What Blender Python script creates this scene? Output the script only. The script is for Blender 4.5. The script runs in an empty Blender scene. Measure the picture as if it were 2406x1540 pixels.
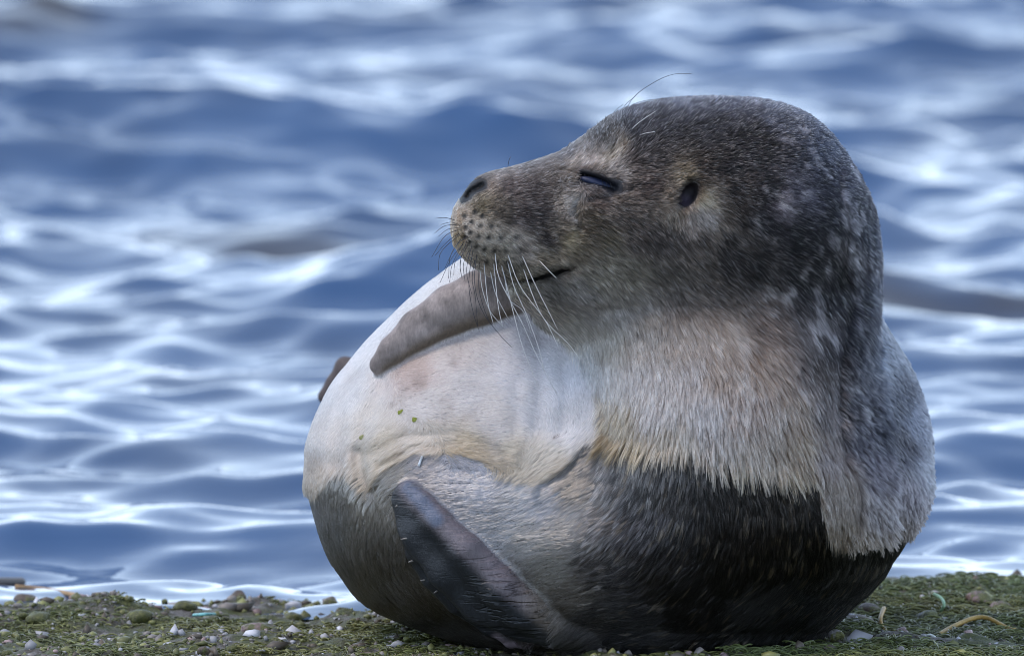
import bpy, math, random
import numpy as np
from mathutils import Vector, Matrix, kdtree

random.seed(7)
RNG = np.random.default_rng(11)
SC = bpy.context.scene
COL = SC.collection
R = math.radians

# ------------------------------------------------------------------ camera
PITCH = R(6.0)          # looking slightly down on the shore
DIST = 9.0              # metres from the lens to the seal's head
FRAME_W = 0.72          # metres across the picture at that distance
Q = FRAME_W / 2406.0    # one modelling unit of the animal, in metres
RIGHT = np.array([1.0, 0.0, 0.0])
FWD = np.array([0.0, math.cos(PITCH), -math.sin(PITCH)])
UP = np.array([0.0, math.sin(PITCH), math.cos(PITCH)])
CENTRE = np.array([0.0, 0.0, (1527 - 770) * Q * math.cos(PITCH)])
CAM_POS = CENTRE - FWD * DIST

cam_data = bpy.data.cameras.new('camera')
cam_data.sensor_width = 36.0
cam_data.lens = 36.0 * DIST / FRAME_W
cam_data.clip_start = 0.5
cam_data.clip_end = 5000.0
cam_data.dof.use_dof = True
cam_data.dof.focus_distance = DIST - 0.085
cam_data.dof.aperture_fstop = 11.0
cam = bpy.data.objects.new('camera', cam_data)
cam.location = CAM_POS
cam.rotation_euler = (math.pi / 2 - PITCH, 0, 0)
COL.objects.link(cam)
SC.camera = cam

# ------------------------------------------------------------------ sky and sun
SUN_EL, SUN_AZ = R(60.0), R(-100.0)     # azimuth clockwise from +Y (out to sea) towards +X
world = bpy.data.worlds.new('World')
SC.world = world
world.use_nodes = True
nt = world.node_tree
nt.nodes.clear()
w_out = nt.nodes.new('ShaderNodeOutputWorld')
w_bg = nt.nodes.new('ShaderNodeBackground')
w_sky = nt.nodes.new('ShaderNodeTexSky')
w_sky.sky_type = 'NISHITA'
w_sky.sun_disc = False
w_sky.sun_elevation = SUN_EL
w_sky.sun_rotation = SUN_AZ
w_sky.air_density = 1.0
w_sky.dust_density = 0.4
w_sky.ozone_density = 2.5
w_bg.inputs['Strength'].default_value = 0.15
# a pale cloud bank that thins out upwards, the same all the way round
w_tc = nt.nodes.new('ShaderNodeTexCoord')
w_map = nt.nodes.new('ShaderNodeMapping'); w_map.inputs['Scale'].default_value = (1.0, 1.0, 3.0)
w_nz = nt.nodes.new('ShaderNodeTexNoise'); w_nz.inputs['Scale'].default_value = 3.2; w_nz.inputs['Detail'].default_value = 4
w_sep = nt.nodes.new('ShaderNodeSeparateXYZ')
w_add = nt.nodes.new('ShaderNodeMath'); w_add.operation = 'MULTIPLY_ADD'; w_add.inputs[1].default_value = 0.34
w_sub = nt.nodes.new('ShaderNodeMath'); w_sub.operation = 'SUBTRACT'; w_sub.inputs[1].default_value = 0.17
w_ramp = nt.nodes.new('ShaderNodeValToRGB')
for k, (p_, c_) in enumerate([(0.0, 0.92), (0.10, 0.86), (0.26, 0.42), (0.55, 0.22), (1.0, 0.15)]):
    el = w_ramp.color_ramp.elements[k] if k < 2 else w_ramp.color_ramp.elements.new(p_)
    el.position = p_; el.color = (c_, c_, c_, 1)
w_mix = nt.nodes.new('ShaderNodeMix'); w_mix.data_type = 'RGBA'
nt.links.new(w_tc.outputs['Generated'], w_map.inputs['Vector'])
nt.links.new(w_map.outputs['Vector'], w_nz.inputs['Vector'])
nt.links.new(w_tc.outputs['Generated'], w_sep.inputs[0])
nt.links.new(w_nz.outputs['Fac'], w_add.inputs[0])
nt.links.new(w_sep.outputs['Z'], w_add.inputs[2])
nt.links.new(w_add.outputs[0], w_sub.inputs[0])
nt.links.new(w_sub.outputs[0], w_ramp.inputs['Fac'])
nt.links.new(w_ramp.outputs['Color'], w_mix.inputs[0])
nt.links.new(w_sky.outputs['Color'], w_mix.inputs[6])
w_mix.inputs[7].default_value = (9.0, 10.7, 13.0, 1)
nt.links.new(w_mix.outputs[2], w_bg.inputs['Color'])
nt.links.new(w_bg.outputs['Background'], w_out.inputs['Surface'])

sun_data = bpy.data.lights.new('sun', 'SUN')
sun_data.energy = 1.25
sun_data.angle = R(14.0)
sun_data.color = (1.0, 0.86, 0.72)
sun = bpy.data.objects.new('sun', sun_data)
sd = Vector((math.sin(SUN_AZ) * math.cos(SUN_EL), math.cos(SUN_AZ) * math.cos(SUN_EL), math.sin(SUN_EL)))
sun.rotation_euler = sd.to_track_quat('Z', 'Y').to_euler()
sun.location = (3, 3, 6)
COL.objects.link(sun)

SC.view_settings.view_transform = 'Standard'
SC.view_settings.look = 'None'
SC.view_settings.gamma = 1.0
SC.view_settings.use_curve_mapping = False
SC.view_settings.exposure = 0.55
SC.render.engine = 'CYCLES'
SC.cycles.use_denoising = True
SC.cycles.denoising_prefilter = 'ACCURATE'
SC.cycles.filter_width = 0.9
SC.cycles.max_bounces = 8
SC.cycles.transparent_max_bounces = 8
SC.cycles_curves.shape = 'RIBBONS'

# ------------------------------------------------------------------ helpers
def q2w(p):
    """seal modelling units (u right, v down, w away) -> world metres"""
    p = np.asarray(p, dtype=np.float64)
    return (CENTRE + np.outer((p[..., 0].ravel() - 1203.0) * Q, RIGHT)
            + np.outer((770.0 - p[..., 1].ravel()) * Q, UP)
            + np.outer(p[..., 2].ravel() * Q, FWD)).reshape(p.shape)

def on_ground(u, v, z=0.0):
    """where the line of sight through a picture point meets the shore"""
    d = FWD * DIST + RIGHT * (u - 1203) * Q + UP * (770 - v) * Q
    t = (z - CAM_POS[2]) / d[2]
    return CAM_POS + d * t

def lin(c):
    c = np.asarray(c, dtype=np.float64) / 255.0
    return np.where(c <= 0.04045, c / 12.92, ((c + 0.055) / 1.055) ** 2.4)

def smooth(x, a, b):
    t = np.clip((x - a) / (b - a), 0, 1)
    return t * t * (3 - 2 * t)

def hash3(i, j, k, seed=0):
    n = (i * 374761393 + j * 668265263 + k * 2147483647 + seed * 974711) & 0xffffffff
    n = ((n ^ (n >> 13)) * 1274126177) & 0xffffffff
    n = n ^ (n >> 16)
    return (n & 0xffff).astype(np.float64) / 65535.0

def noise(p, scale, seed=0, octaves=1):
    """value noise in -1..1; p is (n,3)"""
    out, amp, tot = 0.0, 1.0, 0.0
    for o in range(octaves):
        x = p / scale * (2.0 ** o) + 57.31 * o
        f = np.floor(x)
        t = x - f
        t = t * t * (3 - 2 * t)
        i = f.astype(np.int64)
        a = 0.0
        for dx in (0, 1):
            for dy in (0, 1):
                for dz in (0, 1):
                    wgt = ((t[:, 0] if dx else 1 - t[:, 0]) * (t[:, 1] if dy else 1 - t[:, 1]) * (t[:, 2] if dz else 1 - t[:, 2]))
                    a = a + wgt * hash3(i[:, 0] + dx, i[:, 1] + dy, i[:, 2] + dz, seed + o)
        out = out + amp * (a * 2 - 1)
        tot += amp
        amp *= 0.5
    return out / tot

def mesh_obj(name, verts, faces, mat=None, parent=None, smooth_shade=True):
    me = bpy.data.meshes.new(name)
    verts = np.asarray(verts, dtype=np.float32)
    if isinstance(faces, np.ndarray):
        n, k = faces.shape
        me.vertices.add(len(verts)); me.vertices.foreach_set('co', verts.ravel())
        me.loops.add(n * k); me.loops.foreach_set('vertex_index', faces.astype(np.int32).ravel())
        me.polygons.add(n); me.polygons.foreach_set('loop_start', np.arange(0, n * k, k, dtype=np.int32))
        me.update(calc_edges=True); me.validate()
    else:
        me.from_pydata(verts.tolist(), [], faces)
        me.update()
    if smooth_shade:
        me.polygons.foreach_set('use_smooth', np.ones(len(me.polygons), dtype=bool))
    if mat: me.materials.append(mat)
    o = bpy.data.objects.new(name, me)
    COL.objects.link(o)
    if parent is not None: o.parent = parent
    return o

def add_color(me, name, rgb):
    a = me.attributes.new(name, 'FLOAT_COLOR', 'POINT')
    c = np.ones((len(me.vertices), 4), dtype=np.float32)
    c[:, :3] = rgb
    a.data.foreach_set('color', c.ravel())

def add_float(me, name, val):
    a = me.attributes.new(name, 'FLOAT', 'POINT')
    a.data.foreach_set('value', np.asarray(val, dtype=np.float32))

def tag(o, label=None, cat=None, group=None, kind=None):
    if label: o['label'] = label
    if cat: o['category'] = cat
    if group: o['group'] = group
    if kind: o['kind'] = kind
    return o

class NT:
    """tiny helper for node materials"""
    def __init__(self, name):
        self.m = bpy.data.materials.new(name)
        self.m.use_nodes = True
        self.t = self.m.node_tree
        self.t.nodes.clear()
        self.out = self.n('ShaderNodeOutputMaterial')
    def n(self, typ, **kw):
        nd = self.t.nodes.new(typ)
        for k, v in kw.items():
            if k.startswith('_'): setattr(nd, k[1:], v)
        return nd
    def set(self, nd, **kw):
        for k, v in kw.items():
            nd.inputs[k.replace('_', ' ')].default_value = v
        return nd
    def l(self, a, b): self.t.links.new(a, b)
    def attr(self, name):
        a = self.n('ShaderNodeAttribute'); a.attribute_name = name; return a
    def noise(self, scale, detail=4, rough=0.6, vec=None):
        a = self.n('ShaderNodeTexNoise')
        a.inputs['Scale'].default_value = scale; a.inputs['Detail'].default_value = detail; a.inputs['Roughness'].default_value = rough
        if vec is not None: self.l(vec, a.inputs['Vector'])
        return a
    def coord(self, scale=(1, 1, 1), rot=(0, 0, 0)):
        c = self.n('ShaderNodeTexCoord'); mp = self.n('ShaderNodeMapping')
        mp.inputs['Scale'].default_value = scale; mp.inputs['Rotation'].default_value = rot
        self.l(c.outputs['Object'], mp.inputs['Vector'])
        return mp.outputs['Vector']
    def math(self, op, a, b=None):
        m = self.n('ShaderNodeMath'); m.operation = op
        for i, x in enumerate((a, b)):
            if x is None: continue
            if isinstance(x, (int, float)): m.inputs[i].default_value = x
            else: self.l(x, m.inputs[i])
        return m.outputs[0]
    def ramp(self, fac, stops):
        r = self.n('ShaderNodeValToRGB')
        e = r.color_ramp.elements
        while len(e) < len(stops): e.new(0.5)
        for el, (p, c) in zip(e, stops):
            el.position = p; el.color = (*c, 1) if len(c) == 3 else c
        self.l(fac, r.inputs['Fac'])
        return r.outputs['Color']
    def mix(self, fac, a, b, mode='MIX'):
        m = self.n('ShaderNodeMix'); m.data_type = 'RGBA'; m.blend_type = mode
        for s, x in (('Factor', fac), ('A', a), ('B', b)):
            sock = [i for i in m.inputs if i.name == s and (i.type == 'VALUE' if s == 'Factor' else i.type == 'RGBA')][0]
            if isinstance(x, (int, float)): sock.default_value = x
            elif isinstance(x, tuple): sock.default_value = (*x, 1)
            else: self.l(x, sock)
        return [o for o in m.outputs if o.type == 'RGBA'][0]
    def bump(self, h, strength, dist):
        b = self.n('ShaderNodeBump')
        b.inputs['Strength'].default_value = strength; b.inputs['Distance'].default_value = dist
        self.l(h, b.inputs['Height'])
        return b.outputs['Normal']
    def principled(self, color=None, rough=0.6, normal=None, spec=0.5, **kw):
        p = self.n('ShaderNodeBsdfPrincipled')
        for s, x in (('Base Color', color), ('Roughness', rough), ('Specular IOR Level', spec), ('Normal', normal)):
            if x is None: continue
            if isinstance(x, (int, float)): p.inputs[s].default_value = x
            elif isinstance(x, tuple): p.inputs[s].default_value = (*x, 1)
            else: self.l(x, p.inputs[s])
        for k, v in kw.items(): p.inputs[k.replace('_', ' ')].default_value = v
        self.l(p.outputs[0], self.out.inputs['Surface'])
        return p

def simple_mat(name, rgb, rough=0.6, var=0.3, scale=200.0, spec=0.4, bump=0.0):
    t = NT(name)
    v = t.coord()
    nz = t.noise(scale, 5, 0.6, v)
    c = t.ramp(nz.outputs['Fac'], [(0.3, tuple(x * (1 - var) for x in rgb)), (0.7, tuple(min(1, x * (1 + var)) for x in rgb))])
    t.principled(c, rough, t.bump(nz.outputs['Fac'], 0.5, bump) if bump else None, spec)
    return t.m

def geo_axis(fine0, fine1, step, out0, out1, grow=1.25):
    a = list(np.arange(fine0, fine1 + step * 0.5, step))
    s = step
    while a[-1] < out1:
        s *= grow; a.append(a[-1] + s)
    s, lo = step, [fine0]
    while lo[-1] > out0:
        s *= grow; lo.append(lo[-1] - s)
    return np.array(lo[:0:-1] + a)

def grid_faces(nx, ny):
    i, j = np.meshgrid(np.arange(nx - 1), np.arange(ny - 1), indexing='ij')
    a = (i * ny + j).ravel()
    return np.stack([a, a + ny, a + ny + 1, a + 1], 1)

# ------------------------------------------------------------------ ground and water
WATER_Z = -0.012
def ground_h(x, y, detail=True):
    x = np.asarray(x, float); y = np.asarray(y, float)
    y0 = 0.212 + 0.32 * np.clip(x, -0.04, 0.6)
    z = -0.13 * np.maximum(y - y0, 0) ** 1.0 * np.exp(-np.maximum(y - 6, 0) * 0.0)
    z = np.maximum(z, -3.0)
    if detail:
        p = np.stack([x, y, np.zeros_like(x)], -1).reshape(-1, 3)
        d = (noise(p, 0.10, 3, 2) * 0.0095 + noise(p, 0.03, 4, 2) * 0.006 + noise(p, 0.011, 5, 2) * 0.0036).reshape(x.shape)
        under = np.exp(-(((x - 0.08) / 0.17) ** 2 + ((y - 0.08) / 0.12) ** 2))
        z = z + d + 0.001 + 0.0 * under
    return z

gx = geo_axis(-0.62, 0.62, 0.0035, -400, 400)
gy = geo_axis(-0.30, 0.62, 0.0035, -40, 900)
GX, GY = np.meshgrid(gx, gy, indexing='ij')
far = np.exp(-np.maximum(np.maximum(np.abs(GX) - 0.6, np.maximum(GY - 0.6, -0.3 - GY)), 0) * 0.5)
GZ = ground_h(GX, GY)
gv = np.stack([GX, GY, GZ], -1).reshape(-1, 3)

t = NT('shore_ground')
v = t.coord()
n1 = t.noise(26, 6, 0.65, v); n2 = t.noise(110, 6, 0.7, v); n3 = t.noise(420, 4, 0.7, v)
soil = t.ramp(n2.outputs['Fac'], [(0.28, (0.035, 0.028, 0.022)), (0.5, (0.10, 0.085, 0.07)), (0.68, (0.27, 0.25, 0.25)), (0.8, (0.42, 0.40, 0.42))])
moss = t.ramp(n3.outputs['Fac'], [(0.25, (0.022, 0.028, 0.010)), (0.5, (0.075, 0.085, 0.022)), (0.75, (0.17, 0.17, 0.05))])
fac = t.ramp(n1.outputs['Fac'], [(0.40, (0, 0, 0)), (0.56, (1, 1, 1))])
colr = t.mix(fac, soil, moss)
hsum = t.math('ADD', n2.outputs['Fac'], t.math('MULTIPLY', n3.outputs['Fac'], 0.5))
t.principled(colr, 0.62, t.bump(hsum, 0.9, 0.006), 0.4)
ground = mesh_obj('ground', gv, grid_faces(len(gx), len(gy)), t.m)
tag(ground, 'rough shore of grit and green algae under the seal', kind='structure')

# water: many small wave trains summed on one sheet that runs out to the horizon
wx = geo_axis(-1.15, 1.15, 0.011, -500, 500, 1.18)
wy = geo_axis(0.22, 7.2, 0.011, 0.20, 1200, 1.10)
WX, WY = np.meshgrid(wx, wy, indexing='ij')
SX = np.gradient(wx)[:, None] + 0 * WY
SY = np.gradient(wy)[None, :] + 0 * WX
sp = np.maximum(SX, SY)
WH = np.zeros_like(WX); DX = np.zeros_like(WX); DY = np.zeros_like(WX)
rw = np.random.default_rng(5)
off = smooth(WY, 0.25, 2.6)
bands = [(0.9, 1.6, 6, 0.024, 1.0), (0.45, 0.9, 12, 0.052, 1.0), (0.22, 0.45, 20, 0.052, 0.7), (0.10, 0.22, 26, 0.042, 0.3), (0.05, 0.10, 26, 0.032, 0.2)]
for lo, hi, cnt, slope, offshore in bands:
    for i in range(cnt):
        L = lo * (hi / lo) ** rw.random()
        ang = -math.pi / 2 + R(9) + rw.normal(0, R(34 if L > 0.2 else 42))
        k = 2 * math.pi / L
        a = slope / k * (0.6 + 0.8 * rw.random())
        kx, ky = k * math.cos(ang), k * math.sin(ang)
        ph = kx * WX + ky * WY + rw.random() * 6.283
        amp = a * np.exp(-(sp * 3.0 / L) ** 2) * ((1 - offshore) + offshore * ((0.05 if L > 0.22 else 0.65) + (0.95 if L > 0.22 else 0.35) * off)) * np.exp(-np.maximum(WY - 60, 0) / 100)
        WH += amp * np.cos(ph)
        DX -= 0.8 * amp * math.cos(ang) * np.sin(ph)
        DY -= 0.8 * amp * math.sin(ang) * np.sin(ph)
wv = np.stack([WX + DX, WY + DY, WATER_Z + WH], -1).reshape(-1, 3)
t = NT('sea_water')
v = t.coord()
n1 = t.noise(2.2, 3, 0.5, v)
bed = t.ramp(n1.outputs['Fac'], [(0.42, (0.038, 0.082, 0.172)), (0.60, (0.046, 0.076, 0.138)), (0.72, (0.06, 0.05, 0.04))])
rip = t.noise(38, 2, 0.5, t.coord((1.0, 1.6, 1)))
p = t.principled(bed, 0.03, t.bump(rip.outputs['Fac'], 0.06, 0.004), 0.5)
p.inputs['IOR'].default_value = 1.333
water = mesh_obj('water', wv, grid_faces(len(wx), len(wy)), t.m)
tag(water, 'blue rippled sea water with bright sky reflections behind the seal', kind='structure')

# ------------------------------------------------------------------ the seal: one implicit body
def pchip(x, y, xs):
    x = np.asarray(x, float); y = np.asarray(y, float)
    h = np.diff(x); d = np.diff(y) / h
    m = np.zeros_like(y); m[0], m[-1] = d[0], d[-1]
    for i in range(1, len(x) - 1):
        if d[i - 1] * d[i] > 0:
            w1, w2 = 2 * h[i] + h[i - 1], h[i] + 2 * h[i - 1]
            m[i] = (w1 + w2) / (w1 / d[i - 1] + w2 / d[i])
    i = np.clip(np.searchsorted(x, xs, side='right') - 1, 0, len(x) - 2)
    s = (xs - x[i]) / h[i]
    return ((1 + 2 * s) * (1 - s) ** 2 * y[i] + s * (1 - s) ** 2 * h[i] * m[i] + s * s * (3 - 2 * s) * y[i + 1] + s * s * (s - 1) * h[i] * m[i + 1])

class Loft:
    """rows: t, low side, high side, half depth, depth centre"""
    def __init__(self, rows, n=2.0):
        a = np.array(rows, float)
        self.t0, self.t1, self.n = a[0, 0], a[-1, 0], n
        self.ts = np.arange(self.t0, self.t1 + 0.5, 1.0)
        lo, hi, hd, wc = (pchip(a[:, 0], a[:, k], self.ts) for k in (1, 2, 3, 4))
        self.c, self.a, self.h, self.w = (lo + hi) / 2, np.maximum((hi - lo) / 2, 2), np.maximum(hd, 2), wc
        self.dc, self.da, self.dh = np.gradient(self.c), np.gradient(self.a), np.gradient(self.h)
    def __call__(self, tt, x, w):
        tc = np.clip(tt, self.t0, self.t1)
        I = lambda arr: np.interp(tc, self.ts, arr)
        a, h = I(self.a), I(self.h)
        px, pw = x - I(self.c), w - I(self.w)
        r = np.sqrt(px * px + pw * pw) + 1e-6
        n = self.n
        rho = ((np.abs(px) / a) ** n + (np.abs(pw) / h) ** n) ** (1 / n) + 1e-6
        f = r - r / rho
        wxx = (px / r) ** 2
        s = wxx * (np.sign(px) * I(self.dc) + I(self.da)) + (1 - wxx) * I(self.dh)
        f = f / np.sqrt(1 + np.clip(s, -6, 6) ** 2)
        over = np.abs(tt - tc)
        return np.where(over > 0, np.hypot(np.maximum(f, 0), over), f)

def smin(a, b, k):
    h = np.maximum(k - np.abs(a - b), 0) / k
    return np.minimum(a, b) - h * h * k * 0.25

def chain(u, v, w, pts, flat=1.0):
    """rounded cones through (u,v,w,r); flat < 1 thins it in depth"""
    best = None
    for (a, b) in zip(pts[:-1], pts[1:]):
        ax, ay, az, ar = a; bx, by, bz, br = b
        dx, dy, dz = bx - ax, by - ay, (bz - az) / flat
        L2 = dx * dx + dy * dy + dz * dz
        px, py, pz = u - ax, v - ay, (w - az) / flat
        s = np.clip((px * dx + py * dy + pz * dz) / L2, 0, 1)
        d = np.sqrt((px - s * dx) ** 2 + (py - s * dy) ** 2 + (pz - s * dz) ** 2) - (ar + s * (br - ar))
        best = d if best is None else smin(best, d, 12)
    return best * min(1.0, 0.5 + 0.5 * flat)

def dist2(u, v, pl):
    """2-d distance to a polyline"""
    best = None
    for (a, b) in zip(pl[:-1], pl[1:]):
        dx, dy = b[0] - a[0], b[1] - a[1]
        s = np.clip(((u - a[0]) * dx + (v - a[1]) * dy) / (dx * dx + dy * dy + 1e-9), 0, 1)
        d = np.hypot(u - a[0] - s * dx, v - a[1] - s * dy)
        best = d if best is None else np.minimum(best, d)
    return best

HEAD = Loft([
    (1064, 520, 532, 8, -195), (1068, 497, 560, 45, -194.524), (1076, 479, 580, 68, -191.571), (1090, 455, 600, 88, -187.905), (1110, 428, 620, 106, -183.524), (1150, 408, 646, 128, -174.762),
    (1188, 399, 663, 140, -163), (1204, 395, 692, 143, -160), (1225, 390, 716, 148, -157), (1250, 383, 737, 154, -153), (1300, 367, 768, 168, -144),
    (1350, 347.5, 782, 186, -131), (1400, 316, 788, 206, -119), (1460, 276.4, 790, 226, -104), (1520, 256, 780, 242, -91), (1600, 243, 785, 256, -75.6667), (1680, 240, 785, 266, -62.3333),
    (1758.08, 243, 780, 270, -49.9655), (1825.84, 254, 770, 270, -38.9253), (1883.92, 276, 750, 262, -28.8908), (1932.32, 311, 725, 246, -19.8621), (1971.39, 357, 690, 222, -13.8391),
    (2004.69, 419, 650, 186, -8.41954), (2026.24, 479, 610, 140, -6.2069), (2038, 539, 570, 60, -5)], 2.15)
NECK = Loft([
    (380, 1700, 1900, 40, 0), (430, 1600, 1990, 120, 0), (500, 1530, 2033, 200, 0), (560, 1450, 2047, 235, -4), (620, 1350, 2053, 258, -8), (680, 1272, 2053, 272, -14),
    (740, 1262, 2049, 288, -22), (800, 1308, 2043, 302, -32), (850, 1336, 2037, 315, -42), (900, 1354, 2033, 328, -50),
    (950, 1362, 2031, 340, -58), (1000, 1362, 2035, 350, -62), (1060, 1346, 2041, 360, -62), (1120, 1321, 2060, 366, -58),
    (1200, 1290, 2060, 366, -48), (1300, 1240, 2030, 350, -30), (1400, 1250, 1950, 300, 0), (1470, 1330, 1870, 235, 20), (1510, 1430, 1780, 160, 30), (1535, 1520, 1700, 90, 30), (1550, 1590, 1640, 20, 30)], 2.1)
TRUNK = Loft([
    (548, 1420, 1600, 60, 330), (575, 1230, 1760, 150, 308.393), (600, 1110, 1890, 220, 286.905), (650, 1024, 1985, 290, 268.929), (700, 962, 2040, 330, 252.952), (740, 920, 2068, 352, 243.571),
    (800, 860, 2104, 380, 230), (850, 818, 2133, 398, 211.75), (900, 779, 2153, 412, 194.5), (950, 752, 2169, 424, 179.25), (1000, 731, 2181, 432, 164),
    (1060, 716, 2188, 438, 148), (1120, 715, 2187, 440, 134), (1160, 723, 2180, 440, 126), (1200, 733, 2164, 438, 124), (1250, 747, 2132, 430, 122),
    (1300, 766, 2092, 416, 120), (1350, 796, 2048, 392, 118), (1400, 834, 1992, 352, 116), (1430, 872, 1952, 318, 114), (1460, 932, 1905, 275, 112), (1490, 1015, 1855, 230, 110), (1512, 1110, 1795, 180, 108), (1535, 1240, 1700, 110, 108), (1552, 1400, 1560, 20, 108)], 2.1)
# the far half of the animal curls away and up, ending in the hind flippers
TAIL = [(1500, 1060, 380, 380), (1250, 1010, 760, 270), (1080, 960, 1050, 170), (960, 925, 1220, 95)]
HIND_A = [(960, 925, 1220, 70), (850, 890, 1300, 48), (794, 866, 1330, 24), (770, 906, 1335, 22), (746, 938, 1340, 20)]
HIND_B = [(960, 945, 1220, 70), (850, 930, 1310, 46), (768, 925, 1340, 22)]

GROOVES = [
    ([(1258, 655), (1300, 644), (1326, 636)], 7.0, 8.0),  # picture polyline, width, depth
    ([(1172, 650), (1205, 662), (1246, 660), (1290, 645), (1338, 629)], 8.0, 30.0),      # mouth
    ([(1368, 419), (1392, 424), (1416, 433), (1440, 446)], 9.5, 24.0),                    # eye slit
    ([(1100, 464), (1110, 452), (1134, 438)], 7.0, 13.0),                                 # nostril
    ([(1082, 500), (1086, 530), (1092, 560)], 4.0, 4.0),                                  # parting of the upper lip
    ([(1308, 402), (1350, 414)], 5.0, 5.0),
    ([(1385, 470), (1440, 462), (1478, 450)], 8.0, 6.0),
    ([(1360, 470), (1352, 500), (1356, 540)], 12.0, 6.0),
    ([(1284, 1130), (1330, 1104), (1366, 1060)], 9.0, 9.0),                              # skin fold on the belly
    ([(845, 1060), (858, 1120), (872, 1150)], 16.0, 10.0),
    ([(1262, 1000), (1268, 900), (1270, 800)], 26.0, 9.0),
    ([(1210, 1010), (1216, 900)], 22.0, 5.0),
    ([(905, 905), (860, 985), (846, 1060)], 20.0, 8.0), ([(838, 880), (806, 960), (792, 1080)], 22.0, 6.0), ([(880, 1060), (960, 1022), (1070, 1018), (1180, 1062)], 16.0, 7.0), ([(1316, 1010), (1330, 930), (1320, 860)], 18.0, 7.0),
    ([(900, 1090), (985, 1046), (1080, 1040)], 9.0, 5.0),
]
BUMPS = [  # centre u, v, half widths, height outwards
    (1165, 560, 85, 62, 16), (1400, 402, 42, 17, 10), (1405, 452, 44, 13, 8), (1500, 330, 120, 60, 6), (1345, 485, 20, 50, 6),
    (1232, 692, 46, 20, 9), (1268, 628, 60, 22, 8),
]
EAR = (1612, 459, 0.55)
PITS = [((1100 + a / 4.2775) * 0.93984, (400 + b / 4.2775) * 0.93984) for a, b in [(275,730),(345,675),(435,715),(545,720),(330,785),(415,828),(520,838),(650,840),(810,830),(320,885),(390,935),(475,960),(580,975),(700,980),(850,970),(495,1095),(600,1095),(715,1095),(870,1115),(670,1205),(785,1195),(270,830),(265,610),(370,570),(450,610)]]

def core(u, v, w):
    f_t = TRUNK(v, u, w)
    f_t = smin(f_t, chain(u, v, w, TAIL), 120)
    f_n = NECK(v, u, w)
    f_h = HEAD(u, v, w)
    f_nh = smin(f_n, f_h, 46)
    k = np.interp(v, [700, 1000, 1120, 1260], [26, 26, 60, 150])
    k = np.maximum(k, smooth(u, 1700, 1950) * np.interp(v, [740, 850, 1000], [24, 90, 170]))
    f = smin(f_t, f_nh, k)
    return f, f_t, f_nh

def details(u, v, f):
    for pl, r, d in GROOVES:
        dd = dist2(u, v, pl)
        f = f + d * np.exp(-(dd / r) ** 2)
    for (cu, cv, su, sv, h) in BUMPS:
        f = f - h * np.exp(-((u - cu) / su) ** 2 - ((v - cv) / sv) ** 2)
    c, s = math.cos(EAR[2]), math.sin(EAR[2])
    eu, ev = (u - EAR[0]) * c + (v - EAR[1]) * s, -(u - EAR[0]) * s + (v - EAR[1]) * c
    e = (eu / 21) ** 2 + (ev / 31) ** 2
    f = f + 38 * np.exp(-e ** 2)
    for (a, b) in PITS:
        f = f + 3.5 * np.exp(-((u - a) ** 2 + (v - b) ** 2) / 26.0)
    return f

def front_w(u, v, field):
    u = np.atleast_1d(np.asarray(u, float)); v = np.atleast_1d(np.asarray(v, float))
    ws = np.arange(-520, 700, 6.0)
    U, W = np.meshgrid(u, ws, indexing='ij'); V = np.meshgrid(v, ws, indexing='ij')[0]
    F = field(U.ravel(), V.ravel(), W.ravel()).reshape(U.shape)
    neg = F < 0
    i = np.argmax(neg, 1)
    ok = neg.any(1)
    i = np.clip(i, 1, len(ws) - 1)
    r = np.arange(len(u))
    f0, f1 = F[r, i - 1], F[r, i]
    wv_ = ws[i - 1] + 6.0 * f0 / np.maximum(f0 - f1, 1e-6)
    return np.where(ok, wv_, 150.0)

cf = lambda u, v, w: details(u, v, core(u, v, w)[0])
trunk_only = lambda u, v, w: core(u, v, w)[1]

def lay(pts, field, lift):
    """put a row of (u,v,r) on the animal's near side"""
    a = np.array(pts, float)
    ww = front_w(a[:, 0], a[:, 1], field)
    lf = lift if isinstance(lift, list) else [lift] * len(pts)
    return [(p[0], p[1], float(z) - l_ * p[2], p[2]) for p, z, l_ in zip(pts, ww, lf)]

FL_TOP = lay([(893, 856, 25), (925, 824, 35), (985, 775, 48), (1062, 728, 58), (1130, 700, 64), (1220, 668, 70), (1380, 620, 74)], trunk_only, [1.15, 1.15, 1.1, 1.05, .95, .8, .5])
FL_LOW = lay([(961, 1148, 17), (994, 1179, 24), (1030, 1222, 31), (1094, 1288, 39), (1168, 1370, 47), (1226, 1422, 50), (1290, 1460, 46), (1390, 1490, 34)], cf, [.8, .8, .8, .75, .7, .5, .1, -.9])
FL_MID = lay([(958, 1170, 22), (996, 1245, 46), (1058, 1325, 56), (1136, 1400, 60), (1230, 1450, 50)], cf, [.4, .3, .25, .15, -.2])
FL_BLADE = lay([(950, 1178, 13), (956, 1235, 15), (974, 1298, 16), (1012, 1358, 17), (1072, 1418, 18), (1150, 1468, 18), (1240, 1500, 24)], cf, [.5, .3, .2, .1, 0, -.2, -.6])
FL_FOLD = lay([(1172, 1484, 10), (1200, 1502, 15), (1245, 1500, 10)], cf, 0.5)

def flippers(u, v, w):
    a = chain(u, v, w, FL_TOP, 0.75)
    b = smin(smin(chain(u, v, w, FL_LOW, 0.85), chain(u, v, w, FL_MID, 0.5), 44), chain(u, v, w, FL_BLADE, 0.8), 44)
    c = chain(u, v, w, FL_FOLD, 0.8)
    h = np.minimum(chain(u, v, w, HIND_A, 0.7), chain(u, v, w, HIND_B, 0.7))
    return a, b, c, h

def body(u, v, w):
    f = cf(u, v, w)
    a, b, c, h = flippers(u, v, w)
    f = smin(f, a, 14); f = smin(f, b, 16); f = smin(f, c, 8); f = smin(f, h, 30)
    return f

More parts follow.
